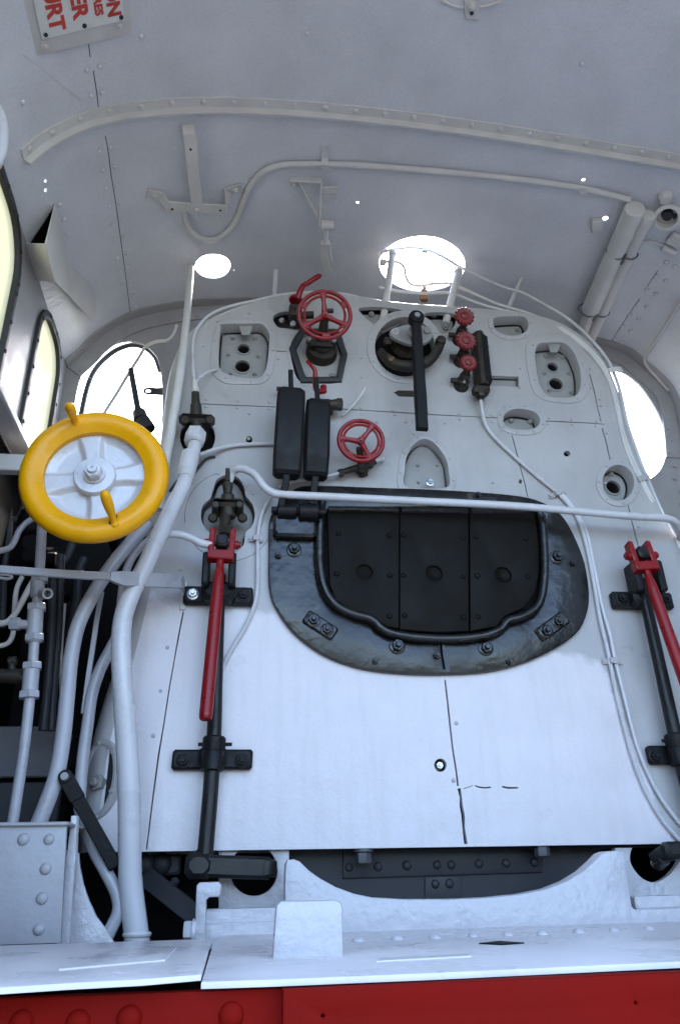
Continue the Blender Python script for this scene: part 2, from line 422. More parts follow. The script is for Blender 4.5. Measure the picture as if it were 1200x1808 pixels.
def sliver(pts, wid, w=0.0):                              # a thin gap along a line of pixels
    q = [V(b2(x, y, w)) for x, y in pts]; a = []; b = []
    for i, p in enumerate(q):
        t = (q[min(i + 1, len(q) - 1)] - q[max(i - 1, 0)]).normalized(); nn = V((-t.y, t.x)) * wid / 2 * random.uniform(0.75, 1.25)
        a.append(tuple(p + nn)); b.append(tuple(p - nn))
    return a + b[::-1]
# ================================================================= ground
g = MB(); GZ = -1.45
g.rings([[V((-150, -150, GZ)), V((150, -150, GZ)), V((150, 150, GZ)), V((-150, 150, GZ))]], True, False)
tag(g.build('ground', groundm), kind='structure')

# ================================================================= unseen wood added behind the camera to block low sky
mb = MB(); rs = []
for i in range(61):
    a = math.radians(-200 + 220 * i / 60); rr_ = 16 + random.uniform(-1, 1); h = 3.6 + random.uniform(-0.9, 0.9)
    c, s_ = math.cos(a), math.sin(a)
    rs.append([V((c * (rr_ + dx) - 0.5, s_ * (rr_ + dx), GZ + z)) for dx, z in ((-1.0, -0.1), (-1.6, 1.5), (-1.2 + random.uniform(-.4, .4), h * .6), (0, h), (1.5, h * .9), (2.5, h * .5), (2.5, -0.1))])
mb.rings(rs)
tag(mb.build('wood_blocker', blockerm), 'unseen dark wood added behind the engine to block low sky', 'wood', None, 'stuff')
# ================================================================= roof
XL = onY(112, 690, YF).x
ROOF_BACK, ROOF_FRONT = -2.0, YF + 0.01                  # unseen rear run long to shade the upper backhead; front edge at the cab front sheet
pl = [(121, 648, YF), (44, 281, YR), (66, 262, YR), (95, 243, YR), (140, 221, YR), (190, 206, YR), (250, 197, YR), (320, 191, YR), (400, 190, YR), (500, 194, YR), (620, 204, YR),
      (760, 220, YR), (900, 240, YR), (1040, 263, YR), (1150, 281, YR), (1210, 293, YR), (1092, 620, YF), (1130, 646, YF), (1178, 692, YF), (1196, 745, YF), (1203, 810, YF)]
prof = [prof_pt(*q) for q in pl]
ZLW = prof[0][1]; XR = prof[-1][0]
prof[0] = (XL, prof[0][1])
prof = [tuple(p) for p in catmull(prof, 4)]
prof.append((XR, 0.9))
plen = [0.0]
for a, b in zip(prof, prof[1:]): plen.append(plen[-1] + math.hypot(b[0] - a[0], b[1] - a[1]))
def rmap(s, y, w):                                        # arc length across the roof, position along it, distance inwards
    s = max(0.0, min(plen[-1] - 1e-6, s))
    i = max(k for k in range(len(plen) - 1) if plen[k] <= s)
    t = (s - plen[i]) / (plen[i + 1] - plen[i])
    def nrm(j):
        a, b = prof[max(j - 1, 0)], prof[min(j + 1, len(prof) - 1)]
        return V((b[1] - a[1], -(b[0] - a[0]))).normalized()
    n = lerp(nrm(i), nrm(i + 1), t)
    return V((lerp(prof[i][0], prof[i + 1][0], t) + n.x * w, y, lerp(prof[i][1], prof[i + 1][1], t) + n.y * w))
def r2(px, py):                                           # pixel -> (arc length, y) on the roof
    d = ray(px, py); best = None
    for i in range(len(prof) - 1):
        ax, az = prof[i]; bx, bz = prof[i + 1]
        ex, ez = bx - ax, bz - az; det = d.x * -ez + d.z * ex
        if abs(det) < 1e-9: continue
        cx, cz = ax - CAM.x, az - CAM.z
        t = (cx * -ez + cz * ex) / det; k = (d.x * cz - d.z * cx) / det
        if t > 0.05 and -0.001 <= k <= 1.001 and (best is None or t < best[0]): best = (t, lerp(plen[i], plen[i + 1], k), CAM.y + d.y * t)
    if best is None: raise ValueError('ray misses the roof %s %s' % (px, py))
    return best[1], best[2]
def R(px, py, w=0.0):
    s, y = r2(px, py); return rmap(s, y, w)
def Rn(px, py):
    s, y = r2(px, py); return (rmap(s, y, 0.1) - rmap(s, y, 0)).normalized()
def rloop(pts, n=5): return [tuple(p) for p in catmull([r2(*q) for q in pts], n, True)]
def rcirc(px, py, npx, seg=14):
    c = V(r2(px, py)); r = (R(px + npx, py) - R(px, py)).length
    return [(c.x + r * math.cos(2 * math.pi * k / seg), c.y + r * math.sin(2 * math.pi * k / seg)) for k in range(seg)]
roof = thing('cab_roof', 'grey painted curved cab roof with a riveted rib and two round openings', 'roof', rmap(plen[len(plen) // 2], 0, 0))
holes = [rloop([(345, 468), (350, 458), (362, 451), (378, 449), (394, 452), (404, 460), (407, 470), (402, 482), (390, 490), (374, 492), (358, 488), (348, 479)]),
         rloop([(669, 466), (673, 452), (684, 438), (700, 427), (720, 420), (745, 417), (772, 420), (795, 430), (811, 444), (819, 460), (819, 478), (808, 494), (790, 506), (765, 513), (740, 515), (712, 510), (690, 499), (675, 485)])]
for x, y, r in ((81, 320, 2.2), (81, 336, 2.2), (631, 358, 2.6), (1029, 318, 3.2), (1068, 386, 5.0), (334, 474, 1.6), (413, 477, 1.4)): holes.append(rcirc(x, y, r))
holes = [h for h in holes]
def rslit(pts, wid):
    q = [V(r2(*p)) for p in pts]; a = []; b = []
    for i, p in enumerate(q):
        t = (q[min(i + 1, len(q) - 1)] - q[max(i - 1, 0)]).normalized(); nn = V((-t.y, t.x)) * wid / 2 * random.uniform(0.6, 1.3)
        a.append(tuple(p + nn)); b.append(tuple(p - nn))
    return a + b[::-1]
mb = MB()
lines = [[(s, ROOF_BACK), (s, ROOF_FRONT)] for s in plen[1:-1]]
mb.plate(rmap, [(0, ROOF_BACK), (plen[-1], ROOF_BACK), (plen[-1], ROOF_FRONT), (0, ROOF_FRONT)], holes, 0.006, 0, 0, lines, backface=True)
shell = mb.build('roof_sheet', roofp, roof, ang=40)
# sealed seams between the roof sheets: thin dark beads, broken here and there
for pts, gaps in (([(186, 240), (191, 270), (196, 305), (201, 340), (207, 380), (213, 425), (220, 470), (226, 515), (231, 556)], 0), ([(157, 78), (160, 100)], 0), ([(165, 125), (170, 160), (175, 203)], 0), ([(1160, 478), (1142, 505)], 0), ([(1128, 527), (1100, 570), (1076, 606)], 0), ([(40, 95), (90, 135), (150, 180), (178, 202)], 1)):
    mb = MB(); mb.tube([R(x + random.uniform(-.7, .7), y, 0.0005) for x, y in pts], 0.0013 if not gaps else 0.0009, 5, 4); mb.build('seam_bead', gasket if not gaps else greyp, roof)
def rr(pts): return [(R(x, y, 0.003), Rn(x, y)) for x, y in pts]
riv = [(176, 266), (196, 260), (182, 300), (202, 294), (188, 332), (207, 326), (194, 364), (212, 358), (197, 394), (216, 387), (202, 423), (220, 416), (207, 455), (224, 446), (210, 476), (227, 470), (215, 502), (231, 496), (218, 525), (235, 519), (222, 548), (240, 540),
       (154, 122), (176, 116), (161, 168), (181, 162), (145, 74), (166, 68)]
fix('rivet', roofp, roof, rr(riv), 0.0085)
fix('rivet', roofp, roof, rr([(1175, 462), (1191, 470), (1158, 487), (1174, 495), (1141, 510), (1157, 518), (1126, 534), (1141, 541), (1111, 555), (1127, 562), (1098, 576), (1112, 584), (1084, 597), (1098, 604)]), 0.010)
fix('rivet', roofp, roof, rr([(543, 58), (1027, 112), (40, 180), (250, 63), (105, 360), (113, 387), (120, 413)]), 0.009)
# the rib: an angle iron bent to the roof with a row of rivets
mb = MB(); sec = []
s0 = r2(42, 285)[0]; s1 = plen[-1] - 1.05
ns = 90
rs = []
for i in range(ns + 1):
    s = lerp(s0, s1, i / ns); y0 = YR
    rs.append([rmap(s, y0 - 0.040, 0.0), rmap(s, y0 - 0.040, 0.007), rmap(s, y0 - 0.008, 0.007), rmap(s, y0 - 0.006, 0.030), rmap(s, y0 + 0.001, 0.030), rmap(s, y0 + 0.001, 0.0)])
mb.rings(rs)
rib = mb.build('roof_rib', greyp, roof, ang=50)
rp = []
for i in range(30):
    s = lerp(s0 + 0.03, s1 - 0.02, i / 29); p = rmap(s, YR - 0.025, 0.007); rp.append((p, (rmap(s, 0, 0.1) - rmap(s, 0, 0)).normalized()))
fix('rivet', greyp, rib, rp, 0.010)

# ================================================================= cab front sheet
def fl(pts, n=5, sm=True):
    q = [prof_pt(x, y, YF) for x, y in pts]
    return [tuple(p) for p in catmull(q, n, True)] if sm else q
fmap = lambda x, z, w: V((x, YF - w, z))
front = thing('cab_front_sheet', 'white cab front sheet with two arched lookout openings either side of the boiler', 'wall', V((0, YF, 0)))
out = [(p[0], p[1]) for p in prof[:-1]]
zb = 0.95
lw = fl([(131, 735), (137, 685), (150, 651), (172, 625), (199, 608), (225, 601), (251, 606), (270, 621), (281, 640), (287, 690), (286, 740), (280, 800), (200, 812), (138, 800)], 4)
rw = fl([(1060, 655), (1086, 654), (1104, 659), (1127, 677), (1145, 701), (1162, 730), (1174, 765), (1176, 795), (1168, 824), (1153, 841), (1138, 847), (1115, 845), (1070, 800), (1050, 700)], 4)
outer = [(XL, zb)] + out + [(XR, zb)]
mb = MB(); mb.plate(fmap, outer, [lw, rw], 0.012, 0, 0, (), backface=True); mb.build('front_sheet', frontp, front)
# flange where roof meets front: bent angle with two rows of rivets
mb = MB(); rs = []
m = len(prof)
for i in range(0, m - 1):
    s = plen[i]
    rs.append([rmap(s, YF - 0.001, 0.0), rmap(s, YF - 0.05, 0.0005), rmap(s, YF - 0.05, 0.007), rmap(s, YF - 0.008, 0.008), rmap(s, YF - 0.008, 0.075), rmap(s, YF - 0.001, 0.075)])
mb.rings(rs); flg = mb.build('corner_flange', frontp, front, ang=45)
rp = []; k = 0; s = 0.02
while s < plen[-1] - 0.4:
    n = V((0, -1, 0)); rp.append((rmap(s, YF - 0.008, 0.045 if k % 2 else 0.06), n)); s += 0.062 if (s < 1.0 or s > plen[-2] - 0.9) else 0.4; k += 1
fix('rivet', frontp, flg, rp, 0.008)
# frame rings inside the left opening and the tab on its far side
mb = MB(); mb.tube([onY(x, y, YF + 0.03) for x, y in [(143, 735), (154, 685), (169, 651), (195, 625), (217, 613), (238, 609), (259, 616), (275, 632), (283, 655)]], 0.011, 8, 4)
mb.build('window_frame', gasket, front)
mb = MB(); mb.plate(lambda x, z, w: V((x, YF + 0.02 - w, z)), fl([(252, 685), (256, 680), (266, 679), (276, 680), (290, 680), (290, 691), (272, 691), (257, 690)], 3), [fl(ell(261, 685, 5, 3.2, 12), 1)], 0.006, 0, 0, (), True); mb.build('frame_tab', gasket, front)
# lower part of the front: its shade is put in as black
mb = MB(); mb.box(V((XL + 0.40, YF - 0.02, onY(120, 806, YF).z / 2 - 0.1)), V((1, 0, 0)), V((0, 0, 1)), V((0, -1, 0)), 0.82, onY(120, 806, YF).z + 0.2, 0.01); mb.build('lower_panel', soot_shade, front)
mb = MB(); mb.box(V((XR - 0.42, YF - 0.02, 0.42)), V((1, 0, 0)), V((0, 0, 1)), V((0, -1, 0)), 0.9, 1.06, 0.01); mb.build('lower_panel', soot_shade, front)

# ================================================================= side sheets
SIDE_BACK = -1.7  # unseen rear of the cab sides lengthened to block side light
def sidewall(name, X, inward, label, wins, zt, mat_up):
    t = thing(name, label, 'wall', V((X, 0, 0)))
    mp = lambda y, z, w: V((X + inward * w, y, z))
    mb = MB(); mb.plate(mp, [(SIDE_BACK, ZW + 0.004), (YF, ZW + 0.004), (YF, zt), (SIDE_BACK, zt)], wins, 0.012, 0, 0, (), True); mb.build('side_sheet', mat_up, t)
    mb = MB(); mb.plate(mp, [(-1.7, -0.5), (YF, -0.5), (YF, ZW), (-1.7, ZW)], (), 0.012, 0, 0, (), True); mb.build('lower_sheet', soot_shade, t)  # black coat stands for the shade below the windows
    return t, mp
def sl(pts, X, n=4):
    q = [onX(x, y, X) for x, y in pts]; return [tuple(p) for p in catmull([(p.y, p.z) for p in q], n, True)]
zt = ZLW + 0.003
ZW = onX(30, 790, XL).z - 0.03
# window openings: narrow one next to the front, a larger one nearer the footplate
def rwin(y0, y1, z0, z1, rad, n=6):
    o = []
    for cy, cz, a in ((y1 - rad, z1 - rad, 0), (y0 + rad, z1 - rad, 90), (y0 + rad * .4, z0 + rad * .4, 180), (y1 - rad * .4, z0 + rad * .4, 270)):
        r = rad if a < 180 else rad * 0.4
        for k in range(n + 1):
            t = math.radians(a + 90 * k / n); o.append((cy + r * math.cos(t), cz + r * math.sin(t)))
    return o
pA = onX(106, 640, XL); pB = onX(72, 520, XL); pC = onX(30, 790, XL); pD = onX(42, 420, XL)
zl0 = 0.97
zl0 = pC.z + 0.004
wins = [rwin(pC.y - 0.01, pA.y, zl0, min(pB.z, zt - 0.03), 0.13), rwin(pD.y - 0.50, pD.y, zl0, zt - 0.035, 0.17)]
lwall, lmap = sidewall('cab_side_wall', XL, 1, 'white cab side with two dark framed windows beside the yellow wheel', wins, zt, frontp)
mb = MB(); mb.plate(lambda y, z, w: V((XR - w, y, z)), [(-1.7, -0.5), (YF, -0.5), (YF, 0.9), (-1.7, 0.9)], (), 0.012, 0, 0, (), True)  # run long and coloured dark to cut light from the side
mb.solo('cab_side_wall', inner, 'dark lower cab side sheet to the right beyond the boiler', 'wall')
for k, w in enumerate(wins):
    fr = MB(); o2 = offset(w, -0.022); o2 = [(y, min(z, zt - 0.001)) for y, z in o2]; fr.plate(lmap, o2, [offset(w, 0.010)], 0.03, 0.004, 0.012, (), True)
    wf = fr.build('window_frame', gasket, lwall)
    pn = MB(); pn.plate(lmap, offset(w, 0.004), (), 0.004, 0, -0.004); pn.build('pane', pane, wf)
    pts = []
    oo = offset(w, -0.006); L = len(oo); 
    acc = 0; last = None
    for i in range(L):
        a, b = V(oo[i]), V(oo[(i + 1) % L]); d = (b - a).length; q = acc
        while q < d:
            p = a + (b - a) * (q / d); pts.append((lmap(p.x, p.y, 0.012), V((1, 0, 0)))); q += 0.11
        acc = q - d
    fix('screw', gasket, wf, pts, 0.007)
# ledge under the windows
mb = MB(); mb.box(V((XL + 0.035, (SIDE_BACK + YF) / 2, ZW - 0.01)), V((1, 0, 0)), V((0, 1, 0)), V((0, 0, 1)), 0.06, YF - SIDE_BACK - 0.03, 0.03, 0.005); mb.build('window_ledge', greyp, lwall)

# unseen running plates, added beside the boiler to block light off the ground
for x0, x1, lab in ((XL - 0.05, -0.75, 'unseen dark running plate added ahead of the cab left of the boiler'), (0.6, XR + 0.05, 'unseen dark running plate added ahead of the cab right of the boiler')):
    MB().box(V(((x0 + x1) / 2, YF + 1.56, 0.85)), V((1, 0, 0)), V((0, 1, 0)), V((0, 0, 1)), x1 - x0, 3.0, 0.03, 0.004).solo('running_plate', soot_shade, lab, 'plate')
# ================================================================= boiler
boiler = thing('boiler_backhead', 'large silver white boiler backhead plate with round and oval fitting openings', 'boiler', V((0, 0, 0.22)))
OUT = [(138, 1508, .05), (142, 1470, .05), (150, 1400, .055), (160, 1330, .055), (178, 1260, .055), (200, 1190, .055), (222, 1110, .055), (243, 1020, .055), (262, 930, .055), (276, 840, .055), (286, 760, .055), (293, 700, .05), (303, 650, .04), (322, 605, .03), (352, 575, .02), (400, 552, .014), (450, 533, .01), (500, 522, .008), (560, 517, .007),
       (620, 522, .007), (680, 532, .007), (735, 538, .007), (800, 542, .007), (860, 547, .008), (920, 553, .01), (970, 565, .014), (1010, 585, .018), (1045, 615, .022), (1070, 650, .028), (1090, 700, .035), (1103, 750, .045), (1120, 800, .05), (1143, 850, .05), (1168, 910, .05), (1193, 970, .05), (1218, 1050, .05), (1243, 1150, .05), (1268, 1260, .05), (1288, 1380, .05), (1298, 1490, .05)]
q = catmull([(*b2(x, y, -r), r) for x, y, r in OUT], 4)
ol = [(p[0], p[1]) for p in q]; rad = [p[2] for p in q]
def inset_open(k):
    res = []
    for i, p in enumerate(ol):
        a, b = V(ol[max(i - 1, 0)]), V(ol[min(i + 1, len(ol) - 1)])
        t = (b - a).normalized(); nn = V((t.y, -t.x))
        d = rad[i] * k
        if i in (0, len(ol) - 1): nn = V((1, 0)) if i == 0 else V((-1, 0))
        res.append((p[0] + nn.x * d, p[1] + nn.y * d))
    return res
mb = MB(); mb.rings([[V((bmap(u, v, -r).x, YF + 3.0, bmap(u, v, -r).z)) for (u, v), r in zip(ol, rad)], [bmap(u, v, -r - 0.012) for (u, v), r in zip(ol, rad)]], closed=False); mb.build('boiler_barrel', barrelp, boiler, ang=60)
mb = MB(); rs = []
rs.append([bmap(u, v, -r - 0.014) for (u, v), r in zip(ol, rad)])
for a in [0, 15, 30, 45, 60, 75, 90]:
    t = math.radians(a)
    lo = inset_open(1 - math.cos(t)); rs.append([bmap(u, v, -r + r * math.sin(t)) for (u, v), r in zip(lo, rad)])
mb.rings(rs, closed=False)
mb.build('edge_roll', white, boiler, ang=60)
face = inset_open(1.0)
H = {}
H['port_left'] = bl([(390, 578), (393, 573), (440, 572), (462, 573), (475, 590), (475, 612), (472, 640), (466, 660), (455, 668), (428, 668), (402, 662), (390, 655), (386, 640), (387, 603)], 0, 4)
H['hex'] = bl([(512, 617), (518, 598), (530, 585), (562, 580), (594, 586), (605, 600), (611, 630), (608, 650), (600, 672), (592, 677), (565, 678), (536, 676), (524, 668), (517, 647)], 0, 3)
H['valve'] = bl([(482, 562), (490, 553), (508, 550), (526, 556), (535, 572), (528, 582), (508, 580), (490, 577)], 0, 4)
H['reg'] = bl(ell(714, 613, 53, 53, 28), 0, 1)
H['top_l'] = bl([(634, 544), (672, 542), (712, 548), (717, 556), (706, 566), (690, 573), (672, 580), (654, 569), (640, 556)], 0, 3)
H['top_r'] = bl([(748, 554), (770, 551), (798, 553), (806, 560), (800, 578), (788, 588), (776, 589), (762, 577), (751, 565)], 0, 3)
H['slot_t'] = bl([(870, 566), (876, 561), (905, 559), (924, 560), (931, 570), (930, 582), (921, 590), (902, 594), (884, 590), (872, 580)], 0, 4)
H['rect'] = bl([(863, 663), (915, 665), (915, 683), (863, 681)], 0, 1, False)
H['point'] = bl([(695, 693), (702, 689), (735, 690), (735, 701), (704, 700)], 0, 1, False)
H['oval'] = bl([(887, 742), (892, 730), (906, 723), (925, 723), (944, 729), (952, 741), (948, 753), (934, 759), (912, 759), (894, 754)], 0, 4)
H['port_right'] = bl([(943, 630), (948, 610), (960, 606), (990, 605), (1008, 618), (1018, 638), (1023, 655), (1024, 678), (1019, 695), (1007, 702), (985, 703), (968, 701), (958, 692), (949, 672)], 0, 4)
H['bell'] = bl([(714, 858), (714, 830), (717, 808), (728, 787), (745, 776), (760, 779), (774, 792), (787, 812), (791, 833), (790, 860), (750, 863)], 0, 4)
H['round_r'] = bl(ell(1090, 853, 28, 32, 28), 0, 1)
H['key'] = bl([(377, 862), (384, 846), (402, 838), (420, 843), (431, 860), (434, 875), (446, 890), (450, 912), (444, 930), (434, 940), (430, 962), (415, 975), (398, 978), (382, 968), (376, 945), (364, 935), (355, 915), (358, 893), (371, 880)], 0, 4)
H['valve_l'] = bl(ell(349, 772, 31, 34, 24), 0, 1)
H['small1'] = bl(ell(1000, 801, 6, 5, 12), 0, 1)
H['small2'] = bl(ell(777, 1351, 11, 12, 14), 0, 1)
H['small3'] = bl(ell(918, 850, 3, 4, 10), 0, 1)
H['small4'] = bl(ell(440, 776, 6, 6, 10), 0, 1)
SEAM = 0.0036
seams = [[(356, 713), (400, 715), (450, 717), (498, 719)], [(600, 722), (650, 725), (700, 728), (760, 732), (820, 735), (878, 738)], [(958, 743), (1000, 745), (1040, 747), (1066, 749)],
         [(903, 768), (910, 795), (917, 822), (926, 855), (931, 878)], [(1040, 660), (1048, 690), (1054, 720), (1060, 744)], [(1062, 756), (1069, 780), (1076, 812)], [(1108, 892), (1114, 918), (1122, 950), (1135, 1000)],
         [(785, 1200), (788, 1225), (790, 1242), (795, 1290), (799, 1325), (805, 1362), (808, 1388)],
         [(810, 1392), (813, 1408), (814, 1425), (817, 1440), (818, 1462), (822, 1490)],
         [(324, 1080), (316, 1120), (308, 1165), (300, 1210), (290, 1275), (280, 1335), (270, 1410), (259, 1500)],
         [(488, 620), (498, 620.5), (508, 621)],
         [(405 + 79 * math.cos(math.radians(a)), 912 + 79 * math.sin(math.radians(a))) for a in range(25, 160, 9)], [(405 + 79 * math.cos(math.radians(a)), 912 + 79 * math.sin(math.radians(a))) for a in range(172, 262, 9)], [(838, 1387), (846, 1390), (856, 1391), (866, 1390)], [(886, 1389), (896, 1391), (914, 1391)], [(818, 1393), (828, 1389), (834, 1387)]]
holes = list(H.values()) + [sliver(s, SEAM * {7: 1.6, 8: 2.3, 11: 1.2, 12: 1.2, 13: 0.5}.get(i if i < 11 else i - 2 if i > 12 else 99, 0.45 if i in (11, 12) else 1.0)) for i, s in enumerate(seams)]
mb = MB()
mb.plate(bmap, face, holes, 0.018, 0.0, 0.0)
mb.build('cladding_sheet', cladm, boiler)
# the boiler plate behind the cladding
mb = MB(); mb.plate(bmap, [(u, v) for u, v in inset_open(0.8)], (), 0.01, 0, -0.115); mb.build('boiler_plate', plateg, boiler)
mb = MB(); mb.plate(bmap, [b2(290, 1500), b2(300, 707), b2(1064, 711), b2(1122, 840), b2(1175, 990), b2(1275, 1495)], [offset(H[k], -0.012) for k in ('round_r', 'oval', 'bell', 'small2', 'key')], 0.006, 0, -0.022); mb.build('lagging', soot_shade, boiler)

def frame_ring(key, grow=0.028, w=0.004, extra=0.052, shape=None, bolts=0, bolt_r=0.005, skip=()):
    h = H[key]; o = shape or offset(h, -grow)
    mb = MB(); mb.plate(bmap, o, [offset(h, 0.0005)], extra, 0.0018, w)
    f = mb.build('port_frame', white, boiler)
    if bolts:
        mid = [((a[0] + b[0]) / 2, (a[1] + b[1]) / 2) for a, b in zip(h, offset(h, -grow * 2 * 0.5))]
        mid = offset(h, -grow * 0.55)
        fix('screw', white, f, [(bmap(*mid[int(len(mid) * (i + 0.5) / bolts)], w), BN) for i in range(bolts) if i not in skip], bolt_r)
    return f
def lip(pts): return bl(pts, 0, 4)
f1 = frame_ring('port_left', shape=lip([(388, 567), (400, 563), (473, 563), (487, 587), (488, 605), (487, 623), (480, 660), (463, 677), (430, 679), (397, 677), (376, 661), (371, 640), (372, 623), (377, 587)]), bolts=9)
f2 = frame_ring('port_right', shape=lip([(926, 622), (930, 605), (938, 593), (965, 589), (990, 590), (1015, 597), (1028, 618), (1036, 650), (1038, 681), (1030, 704), (1010, 712), (980, 711), (955, 705), (940, 690), (931, 660)]), bolts=9)
f3 = frame_ring('oval', 0.022, bolts=8)
f4 = frame_ring('slot_t', 0.020, bolts=6)
f5 = frame_ring('bell', 0.022, bolts=7)
f6 = frame_ring('round_r', 0.022, bolts=7)
f7 = frame_ring('reg', 0.030, bolts=8)
f8 = frame_ring('hex', 0.012, w=0.002)
mb = MB(); hx = [(512, 617), (530, 585), (595, 585), (611, 628), (601, 675), (532, 676)]
mb.plate(bmap, offset(bl(hx, 0, 1, False), -0.004), [offset(bl(hx, 0, 1, False), 0.019)], 0.05, 0.004, 0.012); mb.build('port_gasket', gasket, boiler)
mb = MB(); mb.plate(bmap, offset(bl(hx, 0, 1, False), 0.016), (), 0.05, 0.003, -0.006); hp = mb.build('port_plate', plateg, boiler)
fix('bolt', plateg, hp, [(P(x, y, -0.006), BN) for x, y in ((536, 664), (586, 663), (520, 627), (538, 592), (590, 592), (606, 640))], 0.010)
# plates inside the recesses, each with its plugs and bolts
def recess(key, w=-0.048, bolts=(), plugs=(), br=0.008, grow=0.0):
    hl = [circ2(b2(x, y, w), size(x, y, w, r), 24) for x, y, r in plugs]
    mb = MB(); mb.plate(bmap, offset(H[key], 0.006 - grow), hl, 0.012, 0.002, w); p = mb.build('port_plate', plateg, boiler)
    for (x, y, r), h in zip(plugs, hl):
        m2 = MB(); c = P(x, y, w); rr_ = size(x, y, w, r)
        m2.lathe(c + BN * 0.005, -BN, [(rr_ * 1.25, 0.006), (rr_ * 1.22, 0.001), (rr_ * 1.18, 0), (rr_ * 1.02, 0), (rr_ * 0.99, 0.003), (rr_ * 0.97, 0.012)], 28, False); so = m2.build('plug_socket', plateg, p)
        m2 = MB(); m2.rings([[c + BN * h + (BU * math.cos(t) + BV * math.sin(t)) * q_ for t in [2 * math.pi * k / 28 for k in range(28)]] for q_, h in ((rr_ * .97, -0.007), (rr_ * .95, -0.055), (0.001, -0.055))], False, False); m2.build('socket_bore', inner, so)
    if bolts: fix('nut', plateg, p, [(P(x, y, w), BN) for x, y in bolts], br)
    return p
recess('port_left', -0.048, [(411, 598), (450, 598), (403, 627), (456, 630), (407, 660), (449, 661)], [(430, 617, 10.5), (428, 648, 13)])
recess('port_right', -0.048, [(962, 630), (992, 632), (960, 660), (1003, 660), (968, 690), (1006, 693)], [(974, 649, 9.5), (980, 679, 12.5)])
recess('oval', -0.05, [(901, 744), (934, 746)], (), 0.010)
recess('slot_t', -0.05, [(912, 583)], (), 0.009)
recess('bell', -0.035, [(737, 822), (771, 822), (738, 852)], (), 0.006)
fix('bolt', steel, boiler, [(P(759, 852, -0.002), BN)], 0.011)
recess('round_r', -0.05, [(1077, 838)], [(1081, 861, 13)], 0.009)
recess('rect', -0.022, grow=0.0045); recess('small2', -0.03); fix('nut', steel, boiler, [(P(775, 1352, -0.012), BN)], 0.011)
fix('nut', steel, boiler, [(P(439, 776, -0.006), BN)], 0.006)
recess('top_l', -0.035, [(655, 557), (683, 574), (703, 556)], (), 0.012)
recess('top_r', -0.035, [(765, 557), (785, 580)], (), 0.012)
MB().plate(bmap, offset(H['reg'], -0.004), (), 0.004, 0, -0.05).build('port_shadow_plate', soot_shade, boiler)  # black disc standing for the shade inside the regulator opening
# upper hinged tabs hanging into the two large ports
for pts in ([(422, 573), (446, 573), (441, 589), (427, 589)], [(967, 606), (990, 606), (985, 620), (973, 620)]):
    mb = MB(); mb.plate(bmap, bl(pts, 0, 1, False), (), 0.006, 0.001, -0.006); mb.build('port_tab', plateg, boiler)
# screws along the seams
sc = [(364, 705), (364, 718), (420, 708), (419, 720), (475, 710), (475, 722), (637, 720), (637, 731), (694, 724), (696, 732), (756, 728), (810, 730), (811, 740), (867, 733), (868, 744), (969, 738), (967, 748), (1008, 741), (1009, 749), (1052, 744), (1051, 752), (886, 740),
      (1057, 738), (360, 611), (440, 553), (491, 634), (385, 836), (440, 730), (447, 872), (1041, 651), (1058, 705), (638, 666), (637, 632), (745, 628), (1060, 716), (1070, 765), (863, 610), (918, 650), (917, 684),
      (1043, 685), (720, 655), (1126, 930), (1068, 853), (805, 1277), (800, 1378), (296, 1143), (284, 1220), (271, 1299), (318, 1006), (870, 852), (785, 747), (730, 766), (716, 745), (728, 745), (665, 745)]
fix('screw', white, boiler, [(P(x, y, 0.0005), BN) for x, y in sc], 0.0055)
# lap strip that stands proud along the lower left seam and the joggle under the long horizontal seam
# hand hole low on the left shoulder
sh = lambda x, y, w=0.0: P(x, y, w)
mb = MB(); c = P(178, 1376, -0.01); nrm = (BN + V((-0.55, 0, 0))).normalized()
a_, b_, n_ = V((0, 0, 1)), None, nrm
b_ = n_.cross(a_).normalized(); a_ = b_.cross(n_).normalized()
hm = lambda x, y, w: c + b_ * x + a_ * y + n_ * w
ro = size(178, 1376, 0, 60)
mb.plate(hm, ell(0, 0, ro * 0.62, ro * 1.16, 36), [ell(0, 0, ro * 0.5, ro * 0.98, 36)], 0.04, 0.002, 0.012); hh = mb.build('hand_hole_ring', white, boiler)
mb = MB(); mb.plate(hm, ell(0, 0, ro * 0.5, ro * 0.98, 36), (), 0.003, 0, 0.0005); mb.build('hand_hole_cover', inner, hh)
fix('nut', plateg, hh, [(hm(-0.002, -0.01, 0.004), n_)], 0.022)
fix('screw', white, hh, [(hm(ro * 0.56 * math.cos(t), ro * 1.07 * math.sin(t), 0.012), n_) for t in (0.3, 1.3, 2.4, 3.5, 4.5, 5.5)], 0.006)
# ================================================================= firehole door
fd = thing('firehole_door', 'black firehole door of three riveted plates in a wide black bolted surround', 'door', P(760, 1190, 0))
ring = [(477, 912), (474, 975), (475, 1037), (488, 1075), (520, 1118), (569, 1154), (629, 1177), (694, 1187), (775, 1190), (862, 1185), (927, 1169), (981, 1144), (1019, 1116), (1035, 1086), (1040, 1050), (1032, 994), (1013, 945), (990, 908), (954, 885), (900, 873), (775, 864), (660, 860), (580, 857), (528, 859), (505, 880)]
hole = [(575, 905), (573, 960), (574, 1010), (583, 1045), (610, 1075), (655, 1092), (690, 1112), (745, 1121), (800, 1123), (850, 1118), (885, 1100), (930, 1080), (952, 1045), (957, 1000), (954, 940), (948, 902), (760, 895)]
mb = MB(); mb.plate(bmap, bl(ring, 0.02, 4), [bl(hole, 0.02, 4), sliver([(778, 1129), (780, 1155), (784, 1180)], 0.0035, 0.02)], 0.02, 0.005, 0.02)
surround = mb.build('surround_plate', black, fd)
